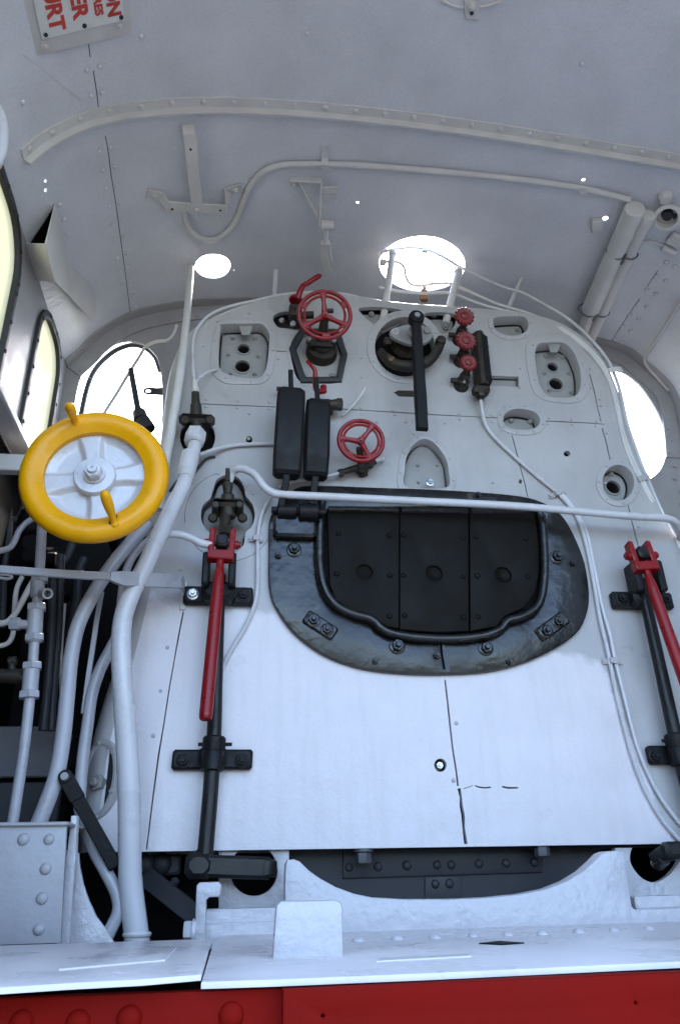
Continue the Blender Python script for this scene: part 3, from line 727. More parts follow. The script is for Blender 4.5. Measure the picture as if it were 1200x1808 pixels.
mb = MB(); bead = [(570, 876), (566, 905), (564, 950), (565, 1000), (573, 1040), (592, 1068), (622, 1084), (655, 1093), (674, 1110), (694, 1119), (740, 1126), (800, 1128), (850, 1123), (882, 1112), (896, 1096), (922, 1089), (946, 1073), (957, 1046), (961, 1000), (959, 950), (955, 915), (944, 894)]
mb.tube([P(x, y, 0.034) for x, y in bead], 0.0135, 12, 5); mb.build('door_bead', black, fd)
mb = MB(); mb.plate(bmap, bl(hole, 0.004, 4), (), 0.01, 0, 0.006); mb.build('door_backing', soot_shade, fd)
# three door plates with dished centres
pan = [([(578, 900), (704, 902), (704, 1109), (684, 1106), (660, 1090), (618, 1076), (592, 1058), (582, 1030)], (643, 1010, 15)),
       ([(706, 902), (826, 904), (827, 1114), (770, 1116), (706, 1111)], (766, 1012, 15)),
       ([(829, 904), (943, 903), (950, 960), (951, 1010), (944, 1045), (925, 1072), (890, 1088), (876, 1106), (830, 1114)], (888, 1015, 15))]
W3 = 0.030
for lp, (cx, cy, cr) in pan:
    lo = bl(lp, W3, 1, False); dish = circ2(b2(cx, cy, W3), size(cx, cy, W3, cr), 24)
    mb = MB(); mb.plate(bmap, lo, [dish], 0.014, 0.002, W3)
    c = P(cx, cy, W3); rr_ = size(cx, cy, W3, cr)
    mb.lathe(c - BN * 0.002, -BN, [(rr_, 0), (rr_ * 0.92, 0.006), (rr_ * 0.55, 0.012), (0.001, 0.016)], 24, False)
    mb.build('door_panel', door_black, fd)
    x0, y0 = lp[0]; x1, y1 = lp[1]
    mb = MB(); mb.tube([P(x0 + 2, y0 - 1, W3 - 0.002), P((x0 + x1) / 2, (y0 + y1) / 2 - 1.5, W3 - 0.002), P(x1 - 2, y1 - 1, W3 - 0.002)], 0.010, 10, 3); mb.build('top_lip', black, fd)
fix('rivet', door_black, fd, [(P(x, y, W3), BN) for x, y in [(597, 942), (687, 945), (712, 945), (817, 950), (840, 948), (928, 951), (594, 1013), (688, 1016), (712, 1016), (818, 1018), (842, 1017), (931, 1018), (687, 1088), (714, 1087), (818, 1090), (844, 1089)]], 0.009)
for a, b in (((545, 1092), (585, 1118)), ((955, 1120), (992, 1093))):
    pa, pb = P(*a, 0.02), P(*b, 0.02)
    mb = MB(); t = (pb - pa).normalized(); mb.box((pa + pb) / 2 + BN * 0.004, t, BN.cross(t), BN, (pb - pa).length + 0.025, 0.045, 0.012, 0.005); mb.build('clamp_plate', black, fd)
fix('bolt', black, fd, [(P(x, y, 0.030), BN) for x, y in ((553, 1095), (577, 1112), (963, 1115), (984, 1098))], 0.0155)
fix('bolt', black, fd, [(P(x, y, 0.0215), BN) for x, y in ((519, 971), (701, 1141), (857, 1145), (982, 984))], 0.018)
fix('nut', black, fd, [(P(x, y, 0.0205), BN) for x, y in ((490, 981), (662, 1168), (899, 1169), (1010, 995), (843, 874), (771, 1158))], 0.0105)
# hinge barrels and their shaft
for x0, x1, y, r, w in ((489, 524, 902, 0.021, 0.06), (527, 562, 904, 0.027, 0.06)):
    mb = MB(); mb.cyl(P(x0, y, w), P(x1, y + 1, w), r, r, 24, 0.004); mb.build('hinge_barrel', weight_black, fd)
mb = MB(); mb.cyl(P(479, 900, 0.06), P(575, 905, 0.06), 0.011, None, 14); mb.build('hinge_shaft', weight_black, fd)
mb = MB(); c = P(520, 925, 0.035); mb.box(c, BU, BV, BN, size(520, 925, 0.035, 75), size(520, 925, 0.03, 55), 0.035, 0.008); mb.build('hinge_block', black, fd)

# ================================================================= door counterweights
def weight(label, top, bot, wid, rod_top, arm, w=0.10):
    t = thing('counterweight', label, 'counterweight', P(*arm[-1], 0.06), 'firehole door counterweights')
    a, b = P(*top, w), P(*bot, w); ax = (a - b).normalized(); sd = BN.cross(ax).normalized(); n = sd.cross(ax)
    n = -n if n.dot(BN) < 0 else n
    wd = size(*top, w, wid); L = (a - b).length
    mb = MB()
    def sec(f, sx, sn, sh=0.0):
        c = lerp(b, a, f) + n * sh; k = 0.009
        x, y = wd / 2 * sx, 0.036 * sn
        return [c + sd * p + n * q_ for p, q_ in ((x, -y + k), (x, y - k), (x - k, y), (-x + k, y), (-x, y - k), (-x, -y + k), (-x + k, -y), (x - k, -y))]
    mb.rings([sec(0, .82, .55, -0.012), sec(0.03, .96, .72, -0.008), sec(0.17, .98, .86, -0.003), sec(0.25, 1, 1), sec(0.9, 1, 1), sec(0.97, .97, .9), sec(1, .82, .75)])
    mb.build('weight_block', weight_black, t, ang=28)
    mb = MB(); mb.bar([P(*rod_top, w), a - ax * 0.01], sd, 0.016, 0.016); mb.build('weight_rod', weight_black, t)
    mb = MB(); mb.bar([b + ax * 0.02, *[P(x, y, ww) for (x, y), ww in zip(arm, (w - 0.01, 0.075))]], sd, 0.022, 0.014); mb.build('weight_arm', weight_black, t)
    return t
weight('left and larger of the two black iron counterweight blocks above the firehole door', (514, 692), (506, 838), 49, (513, 655), [(505, 850), (496, 893)], 0.115)
weight('right and narrower of the two black iron counterweight blocks above the firehole door', (561, 712), (557, 841), 43, (558, 668), [(556, 850), (551, 890)], 0.100)

# ================================================================= handrail
hr = thing('handrail', 'white painted handrail crossing in front of the top of the firehole door', 'handrail', P(800, 885, 0.09))
mb = MB(); mb.tube([P(x, y, w) for x, y, w in ((404, 852, 0.05), (410, 836, 0.06), (420, 828, 0.075), (436, 830, 0.085), (452, 840, 0.09), (464, 857, 0.09), (478, 868, 0.09), (500, 873, 0.09), (600, 878, 0.09), (760, 886, 0.09), (900, 893, 0.09), (1020, 903, 0.09), (1120, 912, 0.09), (1172, 915, 0.085), (1192, 924, 0.06), (1199, 940, 0.02), (1203, 960, -0.05))], 0.0125, 14, 6)
mb.build('rail', pipew, hr)

# ================================================================= red handwheels on valves
def handwheel(c, n, Rw, mat, parent, spokes=3, ref=None, a0=0.0, tube=0.0075):
    ref = ref or BV
    u = (ref - n * ref.dot(n)).normalized(); v = n.cross(u)
    mb = MB()
    mb.torus(c, n, Rw, tube, 56, 10); mb.torus(c, n, Rw * 0.80, tube * 0.62, 56, 8)
    for k in range(spokes):
        t = a0 + 2 * math.pi * k / spokes; d = u * math.cos(t) + v * math.sin(t); sd = n.cross(d)
        mb.rings([[c + d * r + sd * x * wd + n * (y * 0.006 + lift) for x, y in ((1, -1), (1, .3), (.5, 1), (-.5, 1), (-1, .3), (-1, -1))] for r, wd, lift in ((0.008, 0.010, -0.004), (Rw * .55, 0.007, -0.002), (Rw * .82, 0.010, 0), (Rw, 0.016, 0))])
        # solid stretches between the slots of the rim
        for q in (0, 1):
            tt = t + q * math.pi / spokes; half = 0.16
            mb.rings([[c + (u * math.cos(tt + e) + v * math.sin(tt + e)) * r + n * z for r, z in ((Rw * .8, -.004), (Rw, -.004), (Rw, .004), (Rw * .8, .004))] for e in [half * (i - 3) / 3 for i in range(7)]])
    mb.lathe(c - n * 0.012, n, [(0.013, 0), (0.014, 0.010), (0.012, 0.018), (0.007, 0.020)], 18); mb.hexa(c + n * 0.006, n, 0.0075, 0.008)
    return mb.build('handwheel', mat, parent)
# large valve in the six sided opening
n1 = (BN + V((-0.05, 0, -0.25))).normalized()
bv = thing('regulator_valve', 'dark bronze valve with a three spoked red handwheel in the six sided opening', 'valve', P(565, 640, -0.03))
c0 = P(566, 632, -0.03)
mb = MB(); mb.lathe(c0, BN, [(0.056, 0), (0.058, 0.02), (0.056, 0.05), (0.050, 0.06), (0.034, 0.064), (0.030, 0.075)], 30)
mb.cyl(P(566, 620, 0.0), P(573, 560, 0.13), 0.024, 0.014, 18); mb.cyl(P(568, 610, 0.03), P(570, 590, 0.07), 0.034, 0.03, 6)
mb.cyl(P(545, 604, 0.0), P(547, 600, 0.07), 0.011, None, 12); mb.cyl(P(588, 606, 0.0), P(589, 602, 0.07), 0.011, None, 12)
mb.box(P(567, 606, 0.055), BU, BV, BN, 0.085, 0.03, 0.016, 0.004); mb.build('valve_body', brown, bv)
mb = MB(); mb.cyl(P(572, 572, 0.10), P(573, 557, 0.145), 0.008, None, 12); mb.build('valve_stem', brown, bv)
fix('nut', steel, bv, [(P(546, 600, 0.072), BN), (P(589, 602, 0.072), BN)], 0.009)
R1 = size(573, 556, 0.15, 45.5)
handwheel(P(573, 556, 0.145), n1, R1, red, bv, 3, None, 0.06)
# blower valve, small red wheel above the door
sv = thing('steam_valve', 'brass cross valve with a smaller red handwheel just above the firehole door', 'valve', P(637, 820, 0))
mb = MB(); mb.cyl(P(640, 840, 0.0), P(634, 790, 0.075), 0.014, 0.011, 16); mb.lathe(P(638, 828, 0.02), BN, [(0.014, -.02), (0.021, -0.01), (0.024, 0.0), (0.02, 0.014), (0.012, 0.02)], 18)
mb.cyl(P(602, 834, 0.03), P(628, 827, 0.03), 0.010, 0.012, 14); mb.cyl(P(644, 824, 0.03), P(662, 815, 0.03), 0.012, 0.010, 14); mb.hexa(P(637, 812, 0.035), (P(635, 800, 0.07) - P(637, 812, 0.035)), 0.019, 0.016); mb.cyl(P(640, 824, 0.02), P(643, 840, 0.0), 0.013, None, 14)
mb.hexa(P(598, 836, 0.03), P(628, 827, 0.03) - P(602, 834, 0.03), 0.014, 0.015); mb.hexa(P(650, 822, 0.03), P(662, 815, 0.03) - P(644, 824, 0.03), 0.014, 0.014); mb.build('valve_body', brown, sv)
mb = MB(); mb.tube([P(660, 816, 0.03), P(668, 812, 0.028), P(676, 811, 0.01)], 0.007, 8); mb.build('valve_pipe', pipew, sv); mb = MB(); mb.tube([P(600, 835, 0.03), P(585, 839, 0.028), P(550, 846, 0.02), P(510, 853, 0.015), P(490, 862, 0.02)], 0.0055, 8); mb.build('valve_pipe', pipew, sv)
n2 = (BN + V((-0.02, 0, -0.12))).normalized()
handwheel(P(637, 778, 0.10), n2, size(637, 778, 0.10, 39), red, sv, 3, None, -0.62)
# red lever valve left of the large wheel
lv = thing('lever_valve', 'dark bronze lever valve with a short red crank handle at the upper left', 'valve', P(520, 560, 0))
mb = MB(); mb.cyl(P(522, 575, 0.0), P(523, 540, 0.07), 0.024, 0.02, 16); mb.box(P(520, 552, 0.05), BU, BV, BN, 0.042, 0.05, 0.045, 0.006); mb.cyl(P(510, 558, 0.04), P(553, 556, 0.04), 0.014, None, 14); mb.cyl(P(575, 549, 0.03), P(588, 549, 0.03), 0.009, None, 10); mb.build('valve_body', brown, lv)
fix('nut', steel, lv, [(P(517, 573, 0.06), BN), (P(497, 568, 0.0), BN)], 0.011)
mb = MB(); mb.lathe(P(522, 531, 0.055), BV, [(0.024, 0), (0.026, 0.008), (0.02, 0.016), (0.012, 0.02)], 18); mb.tube([P(525, 528, 0.075), P(530, 514, 0.085), P(536, 504, 0.09), P(545, 499, 0.09)], [0.012, 0.011, 0.010, 0.0085], 12); mb.tube([P(541, 502, 0.09), P(552, 494, 0.095), P(562, 488, 0.095), P(567, 486, 0.095)], [0.009, 0.010, 0.010, 0.005], 12); mb.build('crank_handle', red, lv)
# small red lever under the large valve with its cock
cv = thing('drain_cock', 'bronze cock with a small red lever half hidden behind the narrower counterweight', 'valve', P(575, 712, 0))
mb = MB(); mb.cyl(P(560, 718, 0.05), P(600, 714, 0.05), 0.018, 0.02, 16); mb.cyl(P(578, 728, 0.0), P(578, 712, 0.05), 0.02, None, 14); mb.hexa(P(594, 714, 0.05), BU, 0.022, 0.02); mb.cyl(P(488, 686, 0.03), P(508, 688, 0.03), 0.008, None, 10); mb.build('cock_body', brown, cv)
mb = MB(); mb.tube([P(542, 638, 0.10), P(550, 646, 0.105), P(556, 656, 0.1), P(556, 672, 0.09), P(559, 690, 0.08), P(572, 690, 0.07)], [0.006, 0.007, 0.008, 0.009, 0.010, 0.011], 10); mb.cyl(P(571, 692, 0.06), P(571, 682, 0.06), 0.011, None, 12); mb.build('cock_lever', red, cv)

# ================================================================= try cocks with small red wheels
def knob(px, py, base, rpx, label):
    t = thing('try_cock', label, 'valve', P(*base, 0), 'three small red wheel cocks')
    a, b = P(*base, 0.0), P(px, py + 8, 0.075); d = (b - a).normalized()
    mb = MB(); mb.cyl(a, lerp(a, b, 0.4), 0.021, 0.024, 16, 0.004); mb.hexa(lerp(a, b, 0.4), d, 0.021, 0.022); mb.cyl(lerp(a, b, 0.5), b, 0.015, 0.012, 14)
    mb.lathe(lerp(a, b, 0.05), BN, [(0.026, -0.012), (0.028, 0), (0.022, 0.012)], 18)
    mb.cyl(lerp(a, b, 0.3), lerp(a, b, 0.3) - BU * 0.045, 0.009, 0.010, 12)
    mb.build('cock_body', brown, t)
    n = (BN + V((0.02, 0, -0.22))).normalized(); c = P(px, py, 0.09); Rk = size(px, py, 0.09, rpx); u, v, _ = axes(n)
    mb = MB(); N_ = 96
    f = lambda s_, h, sc_: [c + n * h + (u * math.cos(2 * math.pi * i / N_) + v * math.sin(2 * math.pi * i / N_)) * Rk * s_ * (1 + sc_ * math.cos(14 * 2 * math.pi * i / N_)) for i in range(N_)]
    mb.rings([f(0.9, -0.006, 0.06), f(1.0, -0.003, 0.06), f(1.0, 0.003, 0.06), f(0.86, 0.007, 0.07), f(0.6, 0.004, 0.08), f(0.42, 0.005, 0.0), f(0.36, 0.010, 0), f(0.12, 0.012, 0)])
    mb.build('wheel_knob', knobred, t, ang=50)
    fix('nut', steel, t, [(lerp(a, b, 0.15) + BN * 0.028 - BV * 0.012, BN)], 0.006)
knob(819, 559, (810, 603), 17.5, 'topmost of the three small red wheel cocks, beside the black regulator handle')
knob(822, 602, (812, 640), 18, 'middle one of the three small red wheel cocks stacked beside the bronze gauge')
knob(826, 641, (813, 683), 15.5, 'lowest of the three small red wheel cocks, nearest the rectangular slot')

# water gauge
wg = thing('water_gauge', 'upright bronze water gauge with a nut and white pipe leaving its foot', 'gauge', P(850, 700, 0))
a, b = P(842, 592, 0.05), P(851, 684, 0.05); ax = (a - b).normalized(); sd = BN.cross(ax); n = ax.cross(sd); n = n if n.dot(BN) > 0 else -n
mb = MB(); mb.rings([[p + sd * x + n * y for x, y in ((0.020, -0.03), (0.020, 0.008), (0.010, 0.024), (-0.004, 0.03), (-0.016, 0.022), (-0.020, 0.0), (-0.02, -0.03))] for p in (b, lerp(b, a, .06), lerp(b, a, .94), a)]); mb.build('gauge_column', brown, wg, ang=25)
mb = MB(); mb.rings([[p + sd * x + n * y for x, y in ((-0.006, 0.0), (-0.006, 0.0305), (-0.034, 0.012), (-0.034, -0.03))] for p in (lerp(b, a, .08), lerp(b, a, .95))]); mb.build('gauge_shade', weight_black, wg, ang=25)
mb = MB(); mb.box(P(848, 690, 0.045), BU, BV, BN, 0.06, 0.03, 0.04, 0.006); mb.hexa(P(847, 694, 0.045), -BV, 0.018, 0.02); mb.cyl(P(848, 698, 0.045), P(848, 706, 0.045), 0.010, None, 12); mb.build('gauge_foot', brown, wg)

# ================================================================= regulator
rg = thing('regulator', 'long black regulator handle pivoted on a grey three cornered gland in a round opening', 'lever', P(735, 640, 0))
mb = MB(); c0 = P(714, 618, -0.045)
mb.lathe(c0, BN, [(0.064, 0), (0.062, 0.03), (0.05, 0.045), (0.03, 0.05), (0.001, 0.05)], 32)
mb.tube([P(672, 622, 0.0), P(690, 640, 0.03), P(720, 647, 0.045), (P(752, 640, 0.05)), P(770, 622, 0.05), P(777, 608, 0.05)], [0.018, 0.020, 0.021, 0.020, 0.017, 0.016], 12)
mb.lathe(P(775, 609, 0.035), BN, [(0.018, 0), (0.020, 0.02), (0.017, 0.034), (0.006, 0.036)], 18); mb.box(P(684, 604, 0.02), BU, BV, BN, 0.03, 0.03, 0.03, 0.006); mb.build('gland_casting', brown, rg)
mb = MB(); mb.lathe(P(690, 636, 0.04), BN, [(0.012, 0), (0.013, 0.01), (0.006, 0.014)], 14); mb.build('oil_plug', rust, rg)
tri = [(688, 586), (693, 580), (716, 573), (740, 573), (757, 580), (764, 588), (761, 598), (748, 606), (730, 608), (712, 604), (694, 595)]
mb = MB(); mb.plate(bmap, bl(tri, 0.05, 3), [circ2(b2(754, 583, 0.05), 0.007, 12)], 0.016, 0.003, 0.05); gl_ = mb.build('gland_plate', plateg, rg)
mb = MB(); mb.cyl(P(731, 590, 0.02), P(731, 586, 0.09), 0.022, 0.020, 20); mb.cyl(P(754, 583, 0.03), P(754, 582, 0.066), 0.012, 0.012, 16); mb.build('gland_boss', plateg, rg)
fix('bolt', greyp, gl_, [(P(698, 585, 0.05), BN)], 0.010)
pts = [(734, 563, 0.135), (736, 600, 0.135), (739, 650, 0.135), (742, 700, 0.135), (745, 758, 0.135)]
mb = MB(); cs = [P(*p) for p in pts]; wd = [0.018, 0.0195, 0.0205, 0.022, 0.021]
rs = []
for i, (p, h) in enumerate(zip(cs, wd)):
    t = (cs[min(i + 1, 4)] - cs[max(i - 1, 0)]).normalized(); sd = BN.cross(t).normalized(); nn = t.cross(sd); nn = nn if nn.dot(BN) > 0 else -nn
    h = h * 0.93; k = 0.005
    rs.append([p + sd * x + nn * y for x, y in ((h, -0.012), (h, 0.010 - k), (h - k, 0.012), (-h + k, 0.012), (-h, 0.010 - k), (-h, -0.012))])
mb.rings(rs); mb.lathe(cs[0] - BN * 0.016, BN, [(0.027, 0), (0.028, 0.006), (0.028, 0.028), (0.026, 0.032), (0.001, 0.032)], 24); mb.build('regulator_handle', weight_black, rg)
mb = MB(); mb.cyl(cs[0] + BN * 0.012, cs[0] + BN * 0.024, 0.011, 0.010, 18); mb.cyl(cs[0] - BN * 0.06, cs[0] - BN * 0.012, 0.016, None, 16); mb.build('handle_spindle', steel, rg)
mb = MB(); mb.plate(bmap, bl([(697, 693), (703, 690), (735, 691), (735, 700), (704, 699)], -0.004, 1, False), (), 0.02, 0, -0.004); mb.build('handle_stop', brown, rg)

# ================================================================= boiler top posts, glass stubs
def post(name, label, cat, a, b, r, mat, wa, wb, group=None, cap=True):
    mb = MB(); A, B_ = P(*a, wa), P(*b, wb); mb.cyl(A, B_, r, r * 0.95, 16, 0.002)
    if cap: mb.cyl(B_ - (B_ - A).normalized() * 0.02, B_, r * 1.18, None, 12, 0.002)
    return mb.solo(name, mat, label, cat, group)
post('pipe_post', 'grey standpipe post rising in front of the left edge of the big roof opening', 'pipe', (676, 566), (693, 446), 0.0145, greyp, -0.02, -0.05)
post('pipe_post', 'grey standpipe post rising in front of the right edge of the big roof opening', 'pipe', (786, 572), (809, 478), 0.015, greyp, -0.02, -0.05)
post('vent_stub', 'short pale upright rod on the boiler top left of the red crank', 'rod', (484, 526), (487, 477), 0.0085, greyp, -0.12, -0.12, None, False)
post('vent_stub', 'short leaning pale rod on the boiler top right of the big roof opening', 'rod', (894, 551), (925, 480), 0.0085, greyp, -0.12, -0.12, None, False)
mb = MB(); mb.box(P(748, 522, -0.10), BU, BV, BN, 0.03, 0.055, 0.03, 0.006); mb.cyl(P(748, 530, -0.10), P(749, 508, -0.10), 0.012, 0.008, 12); mb.solo('whistle_valve', rust, 'small rust brown fitting seen against the big roof opening', 'valve')

# ================================================================= slim pipes over the backhead
def slim(label, pts, r=0.006, mat=pipew, clips=(), name='copper_pipe', cat='pipe'):
    o = MB().tube([P(*p) for p in pts], r, 8, 5).solo(name, mat, label, cat); return o
def saddle(parent, px, py, dx, dy, w=0.006, half=0.032):
    c = P(px, py, w - 0.004); d = (P(px + dx, py + dy, w - 0.004) - c).normalized(); sd = BN.cross(d).normalized()
    mb = MB(); mb.bar([c - d * half + BN * 0.001, c - d * half * 0.45 + BN * 0.001, c - d * half * 0.32 + BN * 0.014, c + d * half * 0.32 + BN * 0.014, c + d * half * 0.45 + BN * 0.001, c + d * half + BN * 0.001], sd, 0.017, 0.003)
    s_ = mb.build('pipe_clip', white, parent); fix('screw', white, s_, [(c - d * half * .75 + BN * .003, BN), (c + d * half * .75 + BN * .003, BN)], 0.005)
slim('thin pipe looping from the upper left valve over the boiler top', [(343, 672, .06), (341, 640, .03), (341, 605, .012), (350, 578, .008), (372, 555, .006), (405, 541, .004), (450, 531, .0), (500, 520, -.01), (560, 516, -.01), (615, 521, -.01), (650, 531, -.01), (672, 540, -.02)], 0.0058)
slim('short thin pipe from the upper left valve into the left port', [(345, 676, .065), (352, 668, .06), (362, 660, .045), (376, 654, .02), (388, 652, -.01)], 0.005)
slim('thin pipe curving from the silver union towards the counterweights', [(352, 803, .06), (375, 795, .03), (410, 787, .012), (450, 784, .012), (490, 783, .012)], 0.0062)
lp = slim('thin pipe dropping from the handrail bend past the red lever bracket', [(480, 876, .03), (470, 890, .014), (460, 915, .012), (455, 950, .012), (455, 990, .012), (454, 1040, .012), (447, 1075, .012), (430, 1112, .012), (408, 1148, .012), (395, 1175, .010), (386, 1195, .008)], 0.0062)
saddle(lp, 452, 952, 1, 0.05, 0.012, 0.022)
gp = slim('thin white pipe running from the bronze gauge down across the backhead', [(848, 704, .045), (850, 722, .03), (856, 748, .014), (870, 770, .01), (905, 804, .01), (950, 843, .01), (985, 872, .01), (1010, 900, .01), (1025, 930, .01), (1036, 970, .01), (1046, 1020, .01), (1058, 1090, .01), (1072, 1150, .01), (1084, 1210, .01), (1098, 1270, .01), (1114, 1330, .01), (1136, 1390, .01), (1170, 1450, .01), (1215, 1500, .01)], 0.0062)
saddle(gp, 983, 872, 1, -0.35, 0.010)
saddle(gp, 1080, 1168, 1, 0.03, 0.010)
slim('second thin white pipe lying to the right of the gauge pipe', [(985, 866, .01), (1002, 884, .01), (1022, 915, .01), (1036, 945, .01), (1048, 1000, .01), (1062, 1070, .01), (1076, 1120, .01), (1085, 1165, .01), (1100, 1225, .01), (1116, 1290, .01), (1132, 1340, .01), (1158, 1395, .01), (1188, 1440, .01), (1222, 1478, .01)], 0.0062)
hi = slim('highest pipe crossing the big roof opening and running down the right shoulder', [(672, 447, -.06), (690, 441, -.05), (720, 437, -.05), (752, 440, -.05), (785, 455, -.05), (812, 472, -.05), (850, 491, -.05), (890, 508, -.05), (920, 517, -.05), (960, 538, -.05), (1000, 562, -.04), (1035, 592, -.03), (1064, 625, -.015), (1080, 652, -.005), (1094, 692, -.01), (1107, 750, -.01), (1126, 805, -.01), (1143, 850, -.01), (1168, 905, -.01), (1200, 968, -.02), (1230, 1020, -.02)], 0.0068)
mb = MB(); mb.hexa(P(745, 440, -.05), P(760, 441, -.05) - P(745, 440, -.05), 0.016, 0.022); mb.build('union_nut', greyp, hi)
c = P(1085, 655, .0); mb = MB(); mb.bar([P(1064, 655, -.005), P(1074, 654, .012), P(1088, 651, .012), P(1097, 652, -.005)], BV, 0.02, 0.003); mb.build('pipe_clip', greyp, hi)
mb = MB(); mb.bar([P(1120, 850, -.015), P(1126, 846, .01), P(1138, 842, .01), P(1146, 844, -.015)], BV, 0.022, 0.003); mb.build('pipe_clip', white, hi)
slim('middle pipe from the right standpipe down the right shoulder', [(806, 505, -.05), (840, 521, -.05), (880, 538, -.045), (930, 553, -.03), (975, 572, -.01), (1010, 592, .0), (1040, 617, .002), (1064, 645, .004), (1080, 680, .002), (1091, 720, .0), (1100, 765, .0), (1117, 812, .0), (1135, 850, .0), (1160, 900, -.01)], 0.0065, greyp)
slim('lowest pipe of the three sweeping from the big roof opening to the right shoulder', [(669, 508, -.06), (700, 514, -.05), (745, 518, -.05), (795, 518, -.05), (840, 535, -.045), (890, 549, -.035), (940, 559, -.015), (985, 580, -.005), (1020, 604, .004), (1050, 634, .005), (1072, 668, .004), (1086, 715, .002), (1096, 765, .002), (1110, 808, .002), (1128, 846, .002), (1150, 888, -.005)], 0.0065, greyp)
slim('s shaped thin pipe hanging inside the big roof opening', [(675, 463, -.05), (690, 462, -.05), (705, 464, -.05), (714, 474, -.05), (716, 488, -.05), (724, 501, -.05), (740, 505, -.05), (765, 501, -.05), (792, 500, -.05), (806, 504, -.05)], 0.0058, greyp)
for (x, y) in ((677, 463),):
    mb = MB(); mb.hexa(P(x - 6, y, -.05), BU, 0.015, 0.022); mb.solo('union_nut', greyp, 'hexagonal pipe nut left of the left standpipe post', 'nut')
slim('bare wire stub sticking out of the backhead above the smaller red wheel', [(604, 735, .004), (620, 719, .02), (632, 704, .03), (645, 684, .04)], 0.0035, greyp, (), 'wire', 'wire')
slim('thin dark bent wire below the silver union at the left', [(300, 868, .0), (318, 845, .02), (340, 838, .02), (362, 812, .01), (380, 806, .006)], 0.0045, gasket, (), 'wire', 'wire')

# ================================================================= upper left valve with its silver union and steam pipe
uv = thing('isolating_valve', 'grimy bronze valve at the upper left with a silver pipe union beneath it', 'valve', P(347, 770, 0))
mb = MB(); mb.lathe(P(349, 775, -0.03), BN, [(0.036, 0), (0.036, 0.03), (0.028, 0.04), (0.02, 0.06)], 22); mb.cyl(P(347, 768, 0.06), P(346, 715, 0.07), 0.024, 0.018, 18); mb.cyl(P(346, 718, 0.07), P(345, 694, 0.07), 0.015, 0.013, 14)
mb.box(P(348, 742, 0.065), BU, BV, BN, size(348, 742, 0.06, 62), 0.034, 0.05, 0.012)
for x in (327, 371): mb.cyl(P(x, 742, 0.04), P(x, 741, 0.1), 0.015, 0.014, 16, 0.003)
mb.build('valve_body', brown, uv)
mb = MB(); mb.cyl(P(345, 695, 0.07), P(344, 672, 0.07), 0.011, 0.009, 14); mb.hexa(P(345, 690, 0.07), BV, 0.013, 0.012); mb.build('valve_cap', greyp, uv)
mb = MB(); d = (P(340, 800, 0.11) - P(346, 764, 0.075)).normalized(); mb.hexa(P(346, 764, 0.075), d, 0.033, 0.05); mb.lathe(P(346, 764, 0.075) + d * 0.045, d, [(0.031, 0), (0.030, 0.008), (0.022, 0.014)], 22); mb.build('union_nut', pipew, uv)

# steam pipe: the thick one
def pipe(label, pts, r, mat=pipew, seg=18, n=7, name='steam_pipe', cat='pipe'):
    return MB().tube([P(*p) for p in pts], r, seg, n).solo(name, mat, label, cat)
sp = thing('steam_pipe', 'thickest white pipe sweeping from the silver union down to the floor', 'pipe', P(242, 1660, 0.0))
mb = MB(); mb.tube([P(*p) for p in ((344, 785, .10), (340, 806, .115), (333, 832, .125), (322, 862, .14), (302, 902, .16), (277, 955, .18), (254, 1005, .19), (232, 1048, .2), (218, 1090, .2), (214, 1140, .2), (217, 1210, .19), (223, 1300, .17), (228, 1400, .15), (229, 1480, .13), (231, 1560, .11), (238, 1625, .10), (243, 1668, .09))], [0.0205, 0.0205, 0.0215, 0.0235, 0.024, 0.024, 0.0245, 0.025, 0.025, 0.0255, 0.026, 0.027, 0.0275, 0.0275, 0.028, 0.0285, 0.029], 20, 7); mb.build('pipe_run', pipew, sp)
mb = MB(); d = (P(331, 834, .125) - P(337, 803, .11)).normalized(); mb.lathe(P(336, 802, .112), d, [(0.022, 0.0), (0.0275, 0.0), (0.0275, 0.05), (0.026, 0.08), (0.0235, 0.1)], 22); mb.build('pipe_sleeve', pipew, sp)
mb = MB(); mb.torus(P(242, 1650, .095), BV, 0.028, 0.006, 28, 8); mb.build('weld_bead', pipew, sp)
pipe('second thick white pipe bending behind the yellow wheel to the riveted tank', [(262, 925, .12), (240, 948, .13), (216, 975, .14), (186, 1015, .15), (160, 1058, .15), (138, 1105, .15), (126, 1160, .15), (119, 1230, .15), (112, 1300, .15), (101, 1365, .15), (84, 1415, .15), (68, 1456, .15)], 0.0195, pipe_shaded)
pipe('white pipe bent like a bow between the two thick pipes and the floor', [(214, 1110, .09), (196, 1145, .09), (178, 1180, .09), (163, 1225, .09), (155, 1280, .09), (148, 1330, .09), (143, 1380, .09), (141, 1420, .09), (148, 1455, .09), (166, 1500, .09), (188, 1540, .1), (207, 1580, .1), (209, 1610, .1), (196, 1640, .1), (176, 1680, .1)], 0.0155, pipe_shaded)
ar = pipe('white pipe arching from the red fork pin down behind the thickest pipe', [(374, 962, .115), (355, 959, .12), (335, 949, .13), (310, 943, .135), (283, 947, .13), (258, 958, .12), (240, 975, .11), (226, 1000, .1), (217, 1035, .09), (212, 1080, .085), (210, 1110, .085)], 0.0115, seg=14)
MB().bar([P(180, 1045, .08), P(172, 1090, .08), (P(163, 1150, .08)), P(155, 1205, .08), P(148, 1260, .08)], BU, 0.014, 0.008).solo('flat_strap', pipe_shaded, 'narrow white flat strap between the second and third pipes', 'strap')
MB().tube([P(337, 472, -.12), P(330, 560, -.04), P(320, 650, .03), P(306, 740, .06), P(290, 830, .08), (P(280, 900, .08))], [0.0135, 0.014, 0.0145, 0.015, 0.0155, 0.0155], 16, 6).solo('tall_pole', greyp, 'tall grey pole leaning past the small round roof opening', 'pole')
